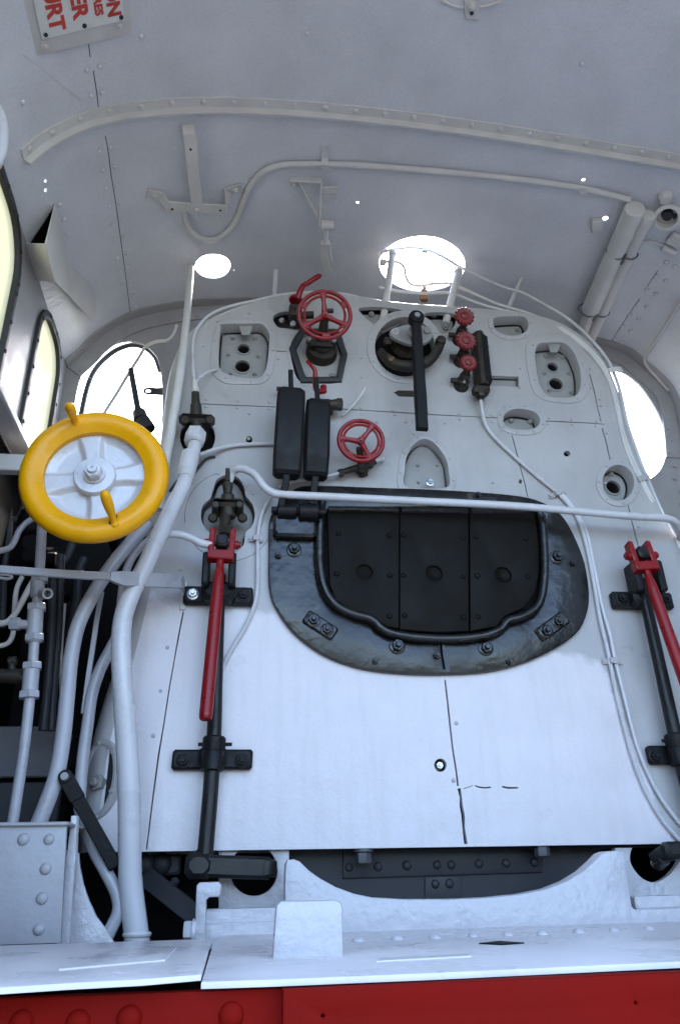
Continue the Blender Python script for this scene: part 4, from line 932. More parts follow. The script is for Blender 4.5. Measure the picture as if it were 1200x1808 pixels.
# flat white arm across the left
fa = thing('flat_stay', 'flat white steel stay reaching from the left edge to the boiler side', 'stay', P(325, 1060, 0))
mb = MB(); mb.bar([P(-60, 1001, .30), P(60, 1010, .29), P(150, 1016, .28), P(195, 1018, .27)], BV, 0.021, 0.012, 1)
rs = []
for x, y, w, hgt, th in ((195, 1018, .27, .021, .012), (206, 1020, .262, .032, .012), (220, 1022, .25, .040, .01), (318, 1027, .10, .040, .01), (323, 1029, .08, .040, .01), (325, 1034, .055, .034, .01), (325, 1048, .0, .034, .012)):
    p = P(x, y, w); rs.append([p + BV * s_ * hgt / 2 + BU * q_ * th / 2 * 0.4 + BN * q_ * th / 2 for s_, q_ in ((1, 1), (1, -1), (-1, -1), (-1, 1))])
mb.rings(rs); mb.build('stay_bar', pipe_shaded, fa)
mb = MB(); mb.box(P(324, 1052, .003), BU, BV, BN, 0.018, 0.09, 0.008, 0.002); mb.build('stay_foot', pipew, fa)

# ================================================================= lower left valve in the keyhole
kv = thing('injector_valve', 'grimy bronze spindle valve standing above the left red fork', 'valve', P(400, 900, 0))
c0 = P(402, 905, -0.03)
mb = MB(); mb.lathe(P(402, 903, -0.02), BN, [(0.034, 0), (0.036, 0.03), (0.03, 0.045), (0.02, 0.06)], 22)
mb.cyl(P(402, 912, 0.05), P(402, 872, 0.075), 0.026, 0.02, 18, 0.003); mb.cyl(P(402, 872, 0.075), P(402, 856, 0.08), 0.013, 0.018, 14); mb.lathe(P(402, 860, 0.08), BV, [(0.012, -.006), (0.017, 0), (0.016, 0.012), (0.008, 0.018)], 16); mb.cyl(P(402, 850, 0.08), P(402, 828, 0.08), 0.008, 0.007, 12)
mb.box(P(402, 890, 0.07), BU, BV, BN, size(402, 890, .07, 56), 0.03, 0.042, 0.01)
for x in (381, 423): mb.cyl(P(x, 908, 0.02), P(x, 890, 0.095), 0.013, 0.012, 14, 0.003)
for x in (376, 428): mb.cyl(P(x, 915, 0.0), P(x, 913, 0.05), 0.016, 0.014, 14, 0.003)
mb.hexa(P(398, 932, 0.075), -BV, 0.025, 0.028, 0.4); mb.cyl(P(398, 912, 0.06), P(396, 945, 0.085), 0.017, 0.016, 14); mb.build('valve_body', brown, kv)
recess('key', -0.04)

# ================================================================= red handled reach rods with black brackets
def reach(label, fork, base, col, rod_bot, tip, group, wtop=0.11, full=True, hb=0.085):
    t = thing('reach_rod', label, 'lever', P(*col, 0), group)
    rw_ = 0.055
    fx, fy = fork; F = P(fx, fy, wtop); T = P(*tip, wtop + 0.045)
    d = (T - F).normalized(); sd = BN.cross(d).normalized(); sd = sd if sd.x > 0 else -sd; n = sd.cross(d); n = n if n.dot(BN) > 0 else -n
    up = -d
    mb = MB()
    for s_ in (-1, 1): mb.box(F + sd * s_ * 0.030 + up * 0.026, sd, up, n, 0.017, 0.078, 0.034, 0.003)
    mb.box(F - up * 0.024, sd, up, n, 0.077, 0.030, 0.036, 0.003)
    st = F - up * 0.038; L = (T - st).length
    mb.tube([st, st + d * L * 0.05, st + d * L * 0.16, st + d * L * 0.5, st + d * L * 0.9, T, T + d * 0.004], [0.0115, 0.0118, 0.0165, 0.0178, 0.0178, 0.0165, 0.006], 16, 6)
    mb.cyl(F + sd * -0.056 + up * 0.018, F + sd * 0.056 + up * 0.018, 0.0085, None, 12); mb.cyl(F + sd * -0.05 + up * 0.018, F + sd * -0.038 + up * 0.018, 0.014, None, 14); mb.cyl(F + sd * 0.038 + up * 0.018, F + sd * 0.05 + up * 0.018, 0.013, None, 14)
    mb.build('fork_handle', red, t)
    mb = MB(); mb.box(F + up * 0.022, sd, up, n, 0.036, 0.040, 0.05, 0.006); mb.cyl(F + up * 0.02 - BN * 0.02, F + up * 0.02 + n * 0.022, 0.012, None, 12); mb.build('pivot_block', rodb, t)
    bx, by = base; Bp = P(bx, by, 0.0)
    mb = MB(); mb.box(Bp + BN * 0.014, BU, BV, BN, 0.205, 0.055, 0.028, 0.006); mb.box(Bp + BN * 0.04, BU, BV, BN, 0.10, 0.058, 0.06, 0.012)
    for s_ in (-1, 1): mb.box(Bp + BU * s_ * 0.038 + BV * 0.055 + BN * 0.065, BU, BV, BN, 0.022, 0.105, 0.075, 0.005)
    br = mb.build('upper_bracket', weight_black, t)
    fix('bolt', weight_black, br, [(Bp + BU * 0.075 + BN * 0.028, BN)], 0.0145); fix('bolt', steel if full else weight_black, br, [(Bp - BU * 0.075 + BN * 0.028, BN)], 0.0145)
    C = P(*col, rw_); RB = P(*rod_bot, rw_); ax = (RB - C).normalized()
    Tp = P(bx + 2, by - 40, rw_)
    mb = MB(); mb.tube([Tp, lerp(Tp, C, .5), C, RB], [0.018, 0.019, 0.0205, 0.0205], 18, 3); mb.build('rod', rodb, t)
    mb = MB(); mb.lathe(C + ax * 0.035, -ax, [(0.026, 0), (0.031, 0.003), (0.031, 0.045), (0.029, 0.05), (0.031, 0.055), (0.031, 0.085), (0.027, 0.09)], 24)
    mb.box(P(*col, 0.0) + BN * 0.014 + ax * 0.008, BU, ax, BN, 0.215, 0.052, 0.028, 0.006); mb.box(P(*col, 0.0) + BN * 0.034 + ax * 0.005, BU, ax, BN, 0.075, 0.056, 0.05, 0.012)
    lb = mb.build('lower_bracket', weight_black, t)
    fix('bolt', weight_black, lb, [(P(*col, 0.028) + BU * s_ * 0.078 + ax * 0.008, BN) for s_ in (-1, 1)], 0.0145)
    mb = MB(); mb.cyl(C - ax * 0.035 - BU * 0.042, C - ax * 0.035 + BU * 0.048, 0.005, None, 10); mb.build('collar_pin', weight_black, t)
    return t
reach('left reach rod with a red fork handle hanging straight beside the firehole door', (391, 970), (386, 1056), (376, 1338), (362, 1512), (363, 1268), 'red handled reach rods')
reach('right reach rod with a red fork handle at the right edge of the photo', (1134, 990), (1128, 1064), (1198, 1330), (1240, 1495), (1216, 1225), 'red handled reach rods', full=False)
shelfp = paint('grey_and_shade_paint', (0.10, 0.10, 0.11), 0.5, 0.0, 0.2, 90, 0, 10, 0.2, (0.05, 0.04, 0.03), 0.05, 20)  # dim grey coat; on the shelf box it stands for shade
# ================================================================= yellow reversing wheel
WY = -0.42
rw0 = onY(168, 841, WY); RWH = (onY(301, 812, WY) - onY(37, 842, WY)).length / 2
yw = thing('reversing_wheel', 'large white disc handwheel with a thick yellow rim and two yellow grips', 'handwheel', rw0)
nY = V((0, -1, 0)); Rr = RWH - 0.026
mb = MB(); prof_w = [(Rr - 0.034, 0.010), (Rr - 0.036, 0.0), (Rr - 0.030, -0.02), (Rr, -0.030), (Rr + 0.022, -0.012), (Rr + 0.026, 0.004), (Rr + 0.018, 0.022), (Rr, 0.028), (Rr - 0.018, 0.022), (Rr - 0.030, 0.012)]
def spin(mb, c, n, pr, seg, wob=None):
    u, v, n = axes(n); rs = []
    for i in range(seg + 1):
        a = 2 * math.pi * (i % seg) / seg; d = u * math.cos(a) + v * math.sin(a)
        rs.append([c + d * r + n * h for r, h in pr])
    mb.rings(rs, False, False); return mb
spin(mb, rw0, nY, prof_w, 72); mb.build('wheel_rim', yellow, yw, ang=50)
Rd = Rr - 0.030
def wheel_h(x, z):                                        # relief of the dished web: four raised spokes
    r = math.hypot(x, z); f = r / Rd; h = -0.018 + 0.012 * max(0, (f - 0.82) / 0.18) + 0.014 * max(0, 1 - (f - 0.28) / 0.12 if f > 0.28 else 1)
    h = min(h, -0.004)
    for ang in (102, 192, 282, 10):
        a = math.radians(ang); along = x * math.cos(a) + z * math.sin(a); ac = abs(-x * math.sin(a) + z * math.cos(a))
        wd = 0.015 + 0.014 * f ** 4
        if along > 0: h = max(h, -0.004 - 0.015 * max(0, min(1, (ac - wd) / 0.012)))
    return h
mb = MB(); rs = []; NR, NS = 26, 180
for j in range(NR):
    r = lerp(0.004, Rd + 0.004, j / (NR - 1)); rs.append([rw0 + V((r * math.cos(2 * math.pi * i / NS), -wheel_h(r * math.cos(2 * math.pi * i / NS), r * math.sin(2 * math.pi * i / NS)), r * math.sin(2 * math.pi * i / NS))) for i in range(NS)])
mb.rings(rs, False, False); mb.rings([[p + V((0, 0.03, 0)) for p in rs[-1]], rs[-1]], True, False); web = mb.build('wheel_web', wheelw, yw, ang=60)
mb = MB(); mb.lathe(rw0, nY, [(0.052, -.01), (0.052, 0.004), (0.049, 0.009), (0.028, 0.010), (0.0275, 0.013), (0.026, 0.016), (0.001, 0.016)], 40); hub = mb.build('wheel_hub', wheelw, yw)
mb = MB(); mb.hexa(rw0 + nY * 0.016, nY, 0.0225, 0.024, 0.25); mb.lathe(rw0 + nY * 0.038, nY, [(0.0125, 0), (0.0125, 0.008), (0.011, 0.010), (0.003, 0.010), (0.003, 0.006)], 20); mb.build('hub_nut', wheelw, hub)
def grip(px, py, tx, ty, reachy):
    a = onY(px, py, WY - 0.022); b = onY(tx, ty, WY - reachy)
    mb = MB(); d = b - a
    mb.tube([a, a + d * .12, a + d * .3, a + d * .6, a + d * .88, b], [0.012, 0.0085, 0.0095, 0.0125, 0.0115, 0.004], 14, 5); mb.cyl(a - d.normalized() * 0.012, a + d * 0.06, 0.014, 0.012, 14, 0.002)
    return mb.build('wheel_grip', yellow, yw)
grip(133, 745, 122, 713, 0.105)
grip(203, 925, 183, 866, 0.105)
mb = MB(); c = onY(200, 918, WY - 0.026); mb.box(c, V((1, 0, 0)), V((0, 0, 1)), nY, 0.018, 0.026, 0.01, 0.002); mb.build('grip_hinge', gasket, yw)
mb = MB(); mb.cyl(rw0 + V((0, 0.02, 0)), rw0 + V((0, 0.5, -0.02)), 0.02, None, 16); mb.build('wheel_shaft', soot_shade, yw)

# ================================================================= rods seen through the left opening
MB().tube([onY(x, y, y_) for x, y, y_ in ((312, 574, .3), (307, 590, .3), (296, 601, .3), (276, 603, .32), (258, 612, .35), (246, 630, .38), (224, 665, .42), (205, 697, .44), (184, 730, .45), (150, 790, .46))], 0.0065, 8, 5).solo('bent_pipe', greyp, 'thin bent grey pipe slanting across the left lookout opening', 'pipe')
dl = thing('wiper_spindle', 'dark grey sloping spindle with a round boss in the left lookout opening', 'rod', onY(246, 738, .4))
mb = MB(); mb.cyl(onY(231, 652, .38), onY(246, 735, .36), 0.011, 0.012, 12); mb.build('spindle', inner, dl)
mb = MB(); mb.cyl(onY(246, 728, .37), onY(249, 742, .35), 0.025, 0.028, 18, 0.004); mb.cyl(onY(250, 742, .36), onY(262, 760, .36), 0.03, None, 14); mb.build('boss', inner, dl)

# ================================================================= sheet metal duct at the left corner of the roof
du = thing('corner_duct', 'folded grey sheet metal duct fixed between the two cab side windows and roof', 'duct', onY(110, 500, 0.2))
def quad(pts, thick=0.004):
    n = (pts[1] - pts[0]).cross(pts[2] - pts[0]).normalized()
    return MB().rings([pts, [p + n * thick for p in pts]])
XW = lambda x, y, d: onX(x, y, XL + d)
quad([XW(46, 430, .004), XW(79, 431, .10), XW(97, 497, .10), XW(66, 496, .004)]).build('duct_front', greyp, du)
quad([R(50, 428, .008), R(79, 428, .008), R(94, 361, .008)], 0.001).build('duct_shade_sheet', soot_shade, du)  # black sheet standing for the dark inside of the duct
quad([R(95, 359, .004), XW(79, 431, .10), XW(97, 497, .10), R(108, 512, .03), R(118, 470, .004), R(108, 412, .004)]).build('duct_side', greyp, du)
quad([R(118, 470, .006), R(108, 512, .03), R(153, 560, .03), R(161, 554, .02), R(166, 542, .01), R(165, 517, .006), R(156, 502, .006), R(124, 474, .006)], 0.003).build('duct_tail', greyp, du)

# ================================================================= roof fittings
rb = thing('roof_bracket', 'grey tee shaped flat bar bracket bolted to the roof below the rib', 'bracket', R(345, 345, 0))
off = lambda a, b, w: R(a, b, w)
mb = MB(); mb.bar([off(259, 341, .004), off(284, 344, .004), off(292, 350, .04), off(398, 356, .04), off(402, 334, .008), off(428, 330, .004)], R(345, 330, .03) - R(345, 352, .03), 0.044, 0.006); mb.build('cross_bar', greyp, rb)
mb = MB(); mb.bar([off(346, 352, .046), off(338, 290, .05), off(333, 232, .048), off(331, 222, .04), off(330, 216, .012)], R(355, 290, .03) - R(335, 290, .03), 0.040, 0.006); mb.build('upright_strap', greyp, rb)
fix('bolt', greyp, rb, [(off(272, 342, .007), Rn(272, 342)), (off(416, 332, .007), Rn(416, 332))], 0.0095)
fix('rivet', greyp, rb, [(off(344, 354, .049), Rn(344, 354))], 0.010); fix('screw', gasket, rb, [(off(333, 245, .0505), Rn(333, 245)), (off(300, 354, .043), Rn(300, 354)), (off(387, 356, .043), Rn(387, 356))], 0.005)
cd = thing('roof_conduit', 'pale conduit pipe looping from the roof bracket across to the twin tubes', 'pipe', R(575, 285, 0))
mb = MB(); mb.tube([R(x, y, w) for x, y, w in ((326, 373, -.002), (329, 388, .01), (336, 402, .014), (350, 414, .014), (370, 419, .014), (390, 413, .014), (408, 396, .014), (422, 372, .014), (434, 340, .014), (450, 312, .014), (470, 295, .014), (497, 287, .014), (530, 285, .014), (575, 285, .014), (650, 288, .014), (750, 296, .014), (850, 305, .014), (940, 315, .014), (1020, 327, .014), (1070, 337, .016), (1110, 346, .02))], 0.0115, 12, 6); mb.build('conduit_run', greyp, cd)
for x, y in ((573, 285), (1027, 328)):
    mb = MB(); c = R(x, y - 28 if x < 600 else y + 12, .003); mb.bar([c, R(x, y - 8 if x < 600 else y + 6, .005), R(x, y - 4, .028), R(x, y + 5, .028), R(x, y + 9, .004)], R(x + 10, y, 0) - R(x, y, 0), 0.026, 0.003); cl = mb.build('conduit_clip', greyp, cd)
    fix('screw', greyp, cl, [(R(x, y - 22 if x < 600 else y + 11, .005), Rn(x, y))], 0.007)
lb = thing('lamp_bracket', 'small grey triangulated lamp bracket hanging from the middle of the roof', 'bracket', R(567, 350, 0))
mb = MB(); mb.bar([R(511, 322, .004), R(530, 321, .004)], R(520, 335, 0) - R(520, 315, 0), 0.036, 0.006); mb.bar([R(512, 313, .006), R(566, 312, .02)], Rn(540, 315), 0.03, 0.006); mb.bar([R(567, 312, .012), R(563, 372, .075)], Rn(567, 340), 0.03, 0.006); mb.bar([R(530, 320, .008), R(560, 362, .06)], Rn(540, 340), 0.012, 0.008)
mb.build('brace', greyp, lb); fix('bolt', greyp, lb, [(R(520, 323, .007), Rn(520, 323)), (R(549, 319, .005), Rn(549, 319))], 0.009)
mb = MB(); mb.bar([R(569, 325, .03), R(596, 325, .03)], R(580, 335, 0) - R(580, 315, 0), 0.030, 0.006); mb.bar([R(569, 338, .03), R(594, 338, .03)], R(580, 335, 0) - R(580, 315, 0), 0.022, 0.005); mb.build('lug', greyp, lb)
mb = MB(); mb.cyl(R(566, 372, .075), R(588, 373, .075), 0.022, 0.016, 14); mb.cyl(R(575, 374, .075), R(574, 402, .085), 0.009, None, 12); mb.build('socket', greyp, lb)
mb = MB(); mb.bar([R(565, 400, .085), R(577, 400, .085), R(583, 400, .085)], Rn(575, 400), 0.022, 0.005); mb.bar([R(570, 401, .085), R(571, 420, .09), R(577, 446, .10)], R(585, 420, .08) - R(565, 420, .08), 0.030, 0.006); mb.bar([R(580, 401, .075), R(585, 432, .085)], Rn(580, 420), 0.016, 0.005); mb.build('blade', greyp, lb)
tt = thing('twin_tubes', 'pair of capped grey tubes wired together down the right of the roof', 'tube', R(1070, 480, 0))
mb = MB(); mb.tube([R(1118, 352, .05), R(1080, 440, .05), R(1043, 530, .05)], [0.037, 0.038, 0.039], 22, 3); mb.tube([R(1046, 524, .045), R(1022, 590, .045)], 0.027, 18, 1); t1 = mb.build('tube', greyp, tt)
mb = MB(); mb.tube([R(1143, 364, .05), R(1106, 440, .05), R(1064, 535, .05), R(1034, 598, .05)], [0.026, 0.026, 0.0255, 0.0255], 18, 3); t2 = mb.build('tube', greyp, tt)
d = (R(1118, 352, .05) - R(1080, 440, .05)).normalized()
mb = MB(); mb.lathe(R(1118, 352, .05) - d * 0.045, d, [(0.039, 0), (0.0395, 0.045), (0.036, 0.05)], 24); mb.build('end_cap', greyp, t1)
mb = MB(); mb.lathe(R(1143, 364, .05) - d * 0.045, d, [(0.028, 0), (0.0285, 0.045), (0.026, 0.05)], 20); mb.build('end_cap', greyp, t2)
for a, b in (((1086, 428), (1113, 432)), ((1036, 531), (1064, 535))):
    mb = MB(); A, B_ = R(*a, .05), R(*b, .05); nn = Rn(*a); dd = (B_ - A).normalized()
    ptsw = [A + nn * 0.039, A - dd * 0.04, A - nn * 0.04, B_ - nn * 0.03, B_ + dd * 0.028, B_ + nn * 0.029, lerp(A, B_, .5) + nn * 0.025]
    mb.tube(ptsw, 0.003, 6, 5, True); mb.tube([lerp(A, B_, .5) + nn * 0.026 + d * .02, lerp(A, B_, .5) + nn * 0.032, lerp(A, B_, .5) + nn * 0.03 - d * .03], 0.005, 6); mb.build('wire_tie', shelfp, tt)
rl = thing('roof_lamp', 'round grey lamp housing with an open ring at the right edge of the roof', 'lamp', R(1177, 372, 0))
cR = R(1177, 373, .01); nR = (Rn(1177, 373) + (CAM - cR).normalized() * 0.8).normalized(); rq = (R(1200, 373, .03) - R(1177, 373, .03)).length * 1.05
mb = MB(); mb.lathe(cR, nR, [(rq * 0.8, 0.0), (rq * .85, 0.03), (rq * 1.05, 0.034), (rq * 1.05, 0.044), (rq * .78, 0.048), (rq * .76, 0.03), (rq * .7, 0.008), (0.001, 0.008)], 36); mb.build('housing', greyp, rl)
mb = MB(); mb.cyl(cR + nR * .008, cR + nR * .03, 0.022, 0.018, 14); mb.cyl(cR + nR * .008 + BU * .03, cR + nR * .028 + BU * .03, 0.009, None, 10); mb.build('bulb_holder', inner, rl)
mb = MB(); mb.cyl(R(1174, 345, 0), R(1174, 345, .03), 0.028, 0.022, 16, 0.004); mb.build('mounting_lug', greyp, rl)
mb = MB(); mb.box(R(1053, 392, .012), R(1063, 392, .012) - R(1053, 392, .012), R(1053, 382, .012) - R(1053, 392, .012), Rn(1053, 392), 0.045, 0.05, 0.024, 0.004); mb.box(R(1052, 405, .006), R(1063, 392, .012) - R(1053, 392, .012), R(1053, 382, .012) - R(1053, 392, .012), Rn(1053, 392), 0.034, 0.02, 0.01, 0.002); mb.solo('cable_box', greyp, 'small grey box on the roof left of the twin tubes', 'box')
mb = MB(); mb.box(R(1192, 420, .012), R(1202, 424, .012) - R(1192, 420, .012), Rn(1192, 420).cross(R(1202, 424, .012) - R(1192, 420, .012)), Rn(1192, 420), 0.06, 0.05, 0.02, 0.003); mb.tube([R(1132, 423, .006), R(1150, 425, .006), R(1163, 429, .008), R(1180, 437, .01)], 0.005, 8); mb.cyl(R(1168, 432, .012), R(1192, 444, .012), 0.013, None, 12, 0.003); mb.solo('junction_box', greyp, 'grey junction box and cable entry at the right edge under the roof lamp', 'box')
MB().tube([R(1212, 520, .008), R(1200, 535, .008), R(1170, 583, .008), R(1146, 618, .008), R(1139, 632, .008), R(1143, 645, .008), R(1160, 665, .008), R(1182, 690, .008)], 0.0065, 8, 5).solo('roof_cable', greyp, 'thin cable bent along the right slope of the roof', 'cable')
rc = thing('roof_clip', 'small bolted clip on the roof at the top edge of the photo', 'clip', R(832, 15, 0))
mb = MB(); mb.box(R(832, 14, .004), R(842, 14, 0) - R(832, 14, 0), R(832, 4, 0) - R(832, 14, 0), Rn(832, 14), 0.042, 0.06, 0.008, 0.002); mb.build('clip_plate', greyp, rc); fix('bolt', greyp, rc, [(R(832, 8, .008), Rn(832, 8))], 0.011); fix('screw', gasket, rc, [(R(832, 20, .009), Rn(832, 20))], 0.006)
mb = MB(); mb.tube([R(775, -3, .004), R(800, 9, .004), R(818, 12, .004)], 0.004, 6); mb.tube([R(846, 11, .004), R(862, 8, .004), R(885, 0, .004)], 0.004, 6); mb.build('clip_wire', greyp, rc)

# ================================================================= enamel notice on the roof
A, B_, C_ = R(70, 66, .012), R(219, 31, .012), R(52, -10, .012)
sg = thing('enamel_notice', 'white enamel notice with red capital letters screwed to the roof', 'sign', A)
ex = (B_ - A).normalized(); nS = Rn(140, 40); ey = nS.cross(ex).normalized()
ey = ey if ey.dot(C_ - A) > 0 else -ey
wS = (B_ - A).length
smap = lambda x, y, w: A + ex * x + ey * y + nS * w
mb = MB(); mb.plate(smap, [(-0.035, -0.045), (wS + 0.02, -0.045), (wS + 0.02, 0.42), (-0.035, 0.42)], (), 0.004, 0.001, -0.006, (), True); mb.build('backing_plate', greyp, sg)
mb = MB(); mb.plate(smap, [(0, 0), (wS, 0), (wS, 0.40), (0, 0.40)], (), 0.003, 0.001, 0.0, (), True); sp_ = mb.build('enamel_plate', signw, sg)
def word(txt, x, y, sz, sxw):
    c = bpy.data.curves.new('lettering', 'FONT'); c.body = txt; c.size = sz; c.align_x = 'RIGHT'; c.extrude = 0.0008; c.offset = sz * 0.035; c.resolution_u = 4
    o = bpy.data.objects.new('lettering', c); link(o)
    bpy.context.view_layer.update()
    me = bpy.data.meshes.new_from_object(o.evaluated_get(bpy.context.evaluated_depsgraph_get())); bpy.data.objects.remove(o)
    # text runs towards -ey (down in the photo); its top points to +ex
    me.transform(Matrix.Diagonal((sxw, 1, 1, 1)))
    M = Matrix((( -ey.x, ex.x, nS.x, 0), (-ey.y, ex.y, nS.y, 0), (-ey.z, ex.z, nS.z, 0), (0, 0, 0, 1)))
    me.transform(M); me.transform(Matrix.Translation(smap(x, y, 0.0012) - A)); me.materials.append(signr); me.name = 'lettering'
    link(bpy.data.objects.new('lettering', me), sg)
kx = wS / 153.0
word('URT', 18 * kx, 10 * kx, 0.052 * wS / .21, 1.0)
word('ER', 62 * kx, 22 * kx, 0.052 * wS / .21, 1.0)
word('RES', 101 * kx, 19 * kx, 0.028 * wS / .21, 1.0)
word('ON', 124 * kx, 11 * kx, 0.046 * wS / .21, 1.0)
fix('screw', gasket, sp_, [(smap(x * kx, 7 * kx, 0.001), nS) for x in (8, 78, 147)], 0.006)
fix('bolt', greyp, sg, [(smap(3 * kx, -13 * kx, -0.006), nS), (smap(142 * kx, -9 * kx, -0.006), nS)], 0.009)

# ================================================================= floor plates
fl1 = [onZ(x, y, 0.0) for x, y in ((-60, 1755), (0, 1750), (120, 1742), (250, 1735), (355, 1726))]
ZB = -0.02
yb = onZ(200, 1667, 0).y
yb2 = -0.02
MB().plate(lambda x, y, w: V((x, y, w)), [(p.x, p.y) for p in fl1] + [(onZ(371, 1668, 0).x, yb), (XL, yb), (XL, fl1[0].y)], (), 0.0075, 0.002, 0.004, (), True).solo('floor_plate', floorw, 'worn white floor plate under the thick pipes at the lower left', 'floor plate')
fr2 = [onZ(x, y, -0.004) for x, y in ((355.5, 1733), (480, 1729), (600, 1724), (750, 1718), (900, 1711), (1050, 1704), (1200, 1697), (1300, 1692))]
MB().plate(lambda x, y, w: V((x, y, w)), [(p.x, p.y) for p in fr2] + [(XR, fr2[-1].y), (XR, yb2), (onZ(372, 1662, 0).x + .02, yb2), (onZ(371, 1668, 0).x + 0.004, yb)], (), 0.0085, 0.002, -0.004, (), True).solo('floor_plate', floorw, 'long white floor plate running under the rough white block', 'floor plate')
def patch(pts, label, z, mat=floorw, th=0.004):
    q = [onZ(x, y, z) for x, y in pts]; MB().plate(lambda x, y, w: V((x, y, w)), [(p.x, p.y) for p in q], (), th + 0.0005, 0.001, z + th, (), True).solo('floor_patch', mat, label, 'patch plate')
patch([(104, 1714), (292, 1697), (312, 1674), (205, 1676)], 'thin smooth patch plate on the floor in front of the thickest pipe', 0.004, floorw, 0.0025)
patch([(664, 1699), (832, 1690), (825, 1686), (668, 1694)], 'narrow white weld strip on the floor right of the rough white block', -0.004, floorw, 0.002)
q = [onZ(x, y, -0.004) for x, y in ((845, 1667), (880, 1663), (925, 1666), (885, 1669))]
MB().plate(lambda x, y, w: V((x, y, w)), [(p.x, p.y) for p in q], (), 0.002, 0, -0.002).solo('floor_slot', soot_shade, 'thin dark slot in the floor near the white casting', 'slot')
MB().box(V(((XL + XR) / 2, -0.24, -0.045)), V((1, 0, 0)), V((0, 1, 0)), V((0, 0, 1)), XR - XL, 1.36, 0.02).solo('floor_gap_blocker', soot_shade, 'black plate added under the floor to darken the gap above the red beam', 'plate')  # added to keep sky out of the gap and make it dark
# ================================================================= red beam under the floor
yfr = fl1[2].y + 0.05
bm_ = thing('buffer_beam', 'red painted beam under the floor edge with round rivets and a smooth right plate', 'beam', V((0, yfr, -0.3)))
mpb = lambda x, z, w: V((x, yfr - w, z))
xs = onY(497, 1760, yfr).x
mb = MB(); mb.plate(mpb, [(XL - .2, -0.62), (XR + .4, -0.62), (XR + .4, -0.022), (XL - .2, -0.014)], (), 0.02, 0.002, 0.0, (), True); bw = mb.build('beam_web', beamred, bm_)
zt_ = onY(700, 1737, yfr - .028).z; zt2 = onY(1150, 1719, yfr - .028).z
mb = MB(); mb.plate(mpb, [(xs, -0.6), (XR + .35, -0.6), (XR + .35, zt2), (onY(1100, 1722, yfr - .028).x, zt2), (xs, onY(500, 1747, yfr - .028).z)], [circ2((onY(570, 1794, yfr - .028).x, onY(570, 1794, yfr - .028).z), .002, 8), circ2((onY(1122, 1771, yfr - .028).x, onY(1122, 1771, yfr - .028).z), .002, 8)], 0.026, 0.003, 0.028, (), True); mb.build('beam_plate', beamred, bm_)
fix('rivet', beamred, bw, [(onY(x, y, yfr), V((0, -1, 0))) for x, y in ((38, 1806), (138, 1806), (228, 1799), (408, 1793), (318, 1840))], 0.0155)
# ================================================================= white casting with the hollowed top
YC = -0.16
cmap = lambda x, z, w: V((x, YC - w, z))
def cl(pts, y=YC, n=4): return [tuple(p) for p in catmull([(onY(a, b, y).x, onY(a, b, y).z) for a, b in pts], n, True)] if n > 1 else [(onY(a, b, y).x, onY(a, b, y).z) for a, b in pts]
cz = -0.012
cp = [(503, 1680), (503, 1560), (504, 1526), (508, 1519), (518, 1517), (529, 1521), (545, 1537), (565, 1551), (592, 1566), (625, 1578), (660, 1585), (720, 1588), (790, 1588), (860, 1585), (920, 1579), (965, 1570), (1000, 1556), (1028, 1539), (1048, 1521), (1062, 1507), (1072, 1503), (1090, 1502), (1098, 1503), (1104, 1530), (1110, 1570), (1115, 1600), (1120, 1606), (1160, 1605), (1260, 1602), (1260, 1660)]
q = cl(cp, YC, 1); q[0] = (q[0][0], cz); q[-1] = (q[-1][0], cz)
cst = thing('frame_casting', 'thick white frame casting with a wide hollowed top and rivets along its foot', 'casting', V((0, YC, 0)))
MB().plate(cmap, q, (), 0.05, 0.004, 0.0, (), True).build('casting_web', rough_white, cst)
fix('rivet', rough_white, cst, [(onZ(x, y, -0.004), V((0, -0.35, 1))) for x, y in ((632, 1662), (700, 1659), (768, 1657), (836, 1654), (897, 1652), (957, 1650), (1022, 1647), (1085, 1644), (1146, 1641))], 0.013)
YB2 = 0.03
b2map = lambda x, z, w: V((x, YB2 - w, z))
lft = cl([(386, 1470), (510, 1470), (512, 1680), (386, 1680)], YB2, 1)
mb = MB(); mb.plate(b2map, lft, [cl(ell(448, 1537, 42, 45, 28), YB2, 1)], 0.02, 0.002); mb.solo('side_plate', rough_white, 'white plate with a large dark hole behind the black crank', 'plate')
rgt = cl([(1085, 1440), (1420, 1436), (1420, 1650), (1085, 1650)], YB2, 1)
mb = MB(); mb.plate(b2map, rgt, [cl([(1112, 1520), (1120, 1490), (1150, 1480), (1190, 1490), (1200, 1515), (1180, 1545), (1155, 1558), (1130, 1548)], YB2, 4)], 0.02, 0.002); mb.solo('side_plate', rough_white, 'white plate with a large dark hole at the lower right corner', 'plate')
def ybox(px0, py0, px1, py1, y, th, bev, mat, name, label, cat):
    a, b = onY(px0, py0, y), onY(px1, py1, y)
    return MB().box(V(((a.x + b.x) / 2, y + th / 2, (a.z + b.z) / 2)), V((1, 0, 0)), V((0, 0, 1)), V((0, -1, 0)), abs(b.x - a.x), abs(a.z - b.z), th, bev).solo(name, mat, label, cat)
ybox(361, 1606, 505, 1629, -0.14, 0.06, 0.004, rough_white, 'bearer_bar', 'square white bearer bar left of the rough white block', 'bar')
ybox(361, 1631, 505, 1672, -0.15, 0.08, 0.004, rough_white, 'bearer_bar', 'lower white bearer bar resting on the floor behind the rough white block', 'bar')
ybox(1120, 1583, 1330, 1600, -0.13, 0.06, 0.004, rough_white, 'bearer_bar', 'square white bearer bar at the right below the dark hole', 'bar')
hk = [(344, 1666), (346, 1580), (347, 1564), (352, 1558), (385, 1557), (391, 1562), (390, 1578), (386, 1584), (370, 1584), (364, 1590), (362, 1668)]
YH = -0.19
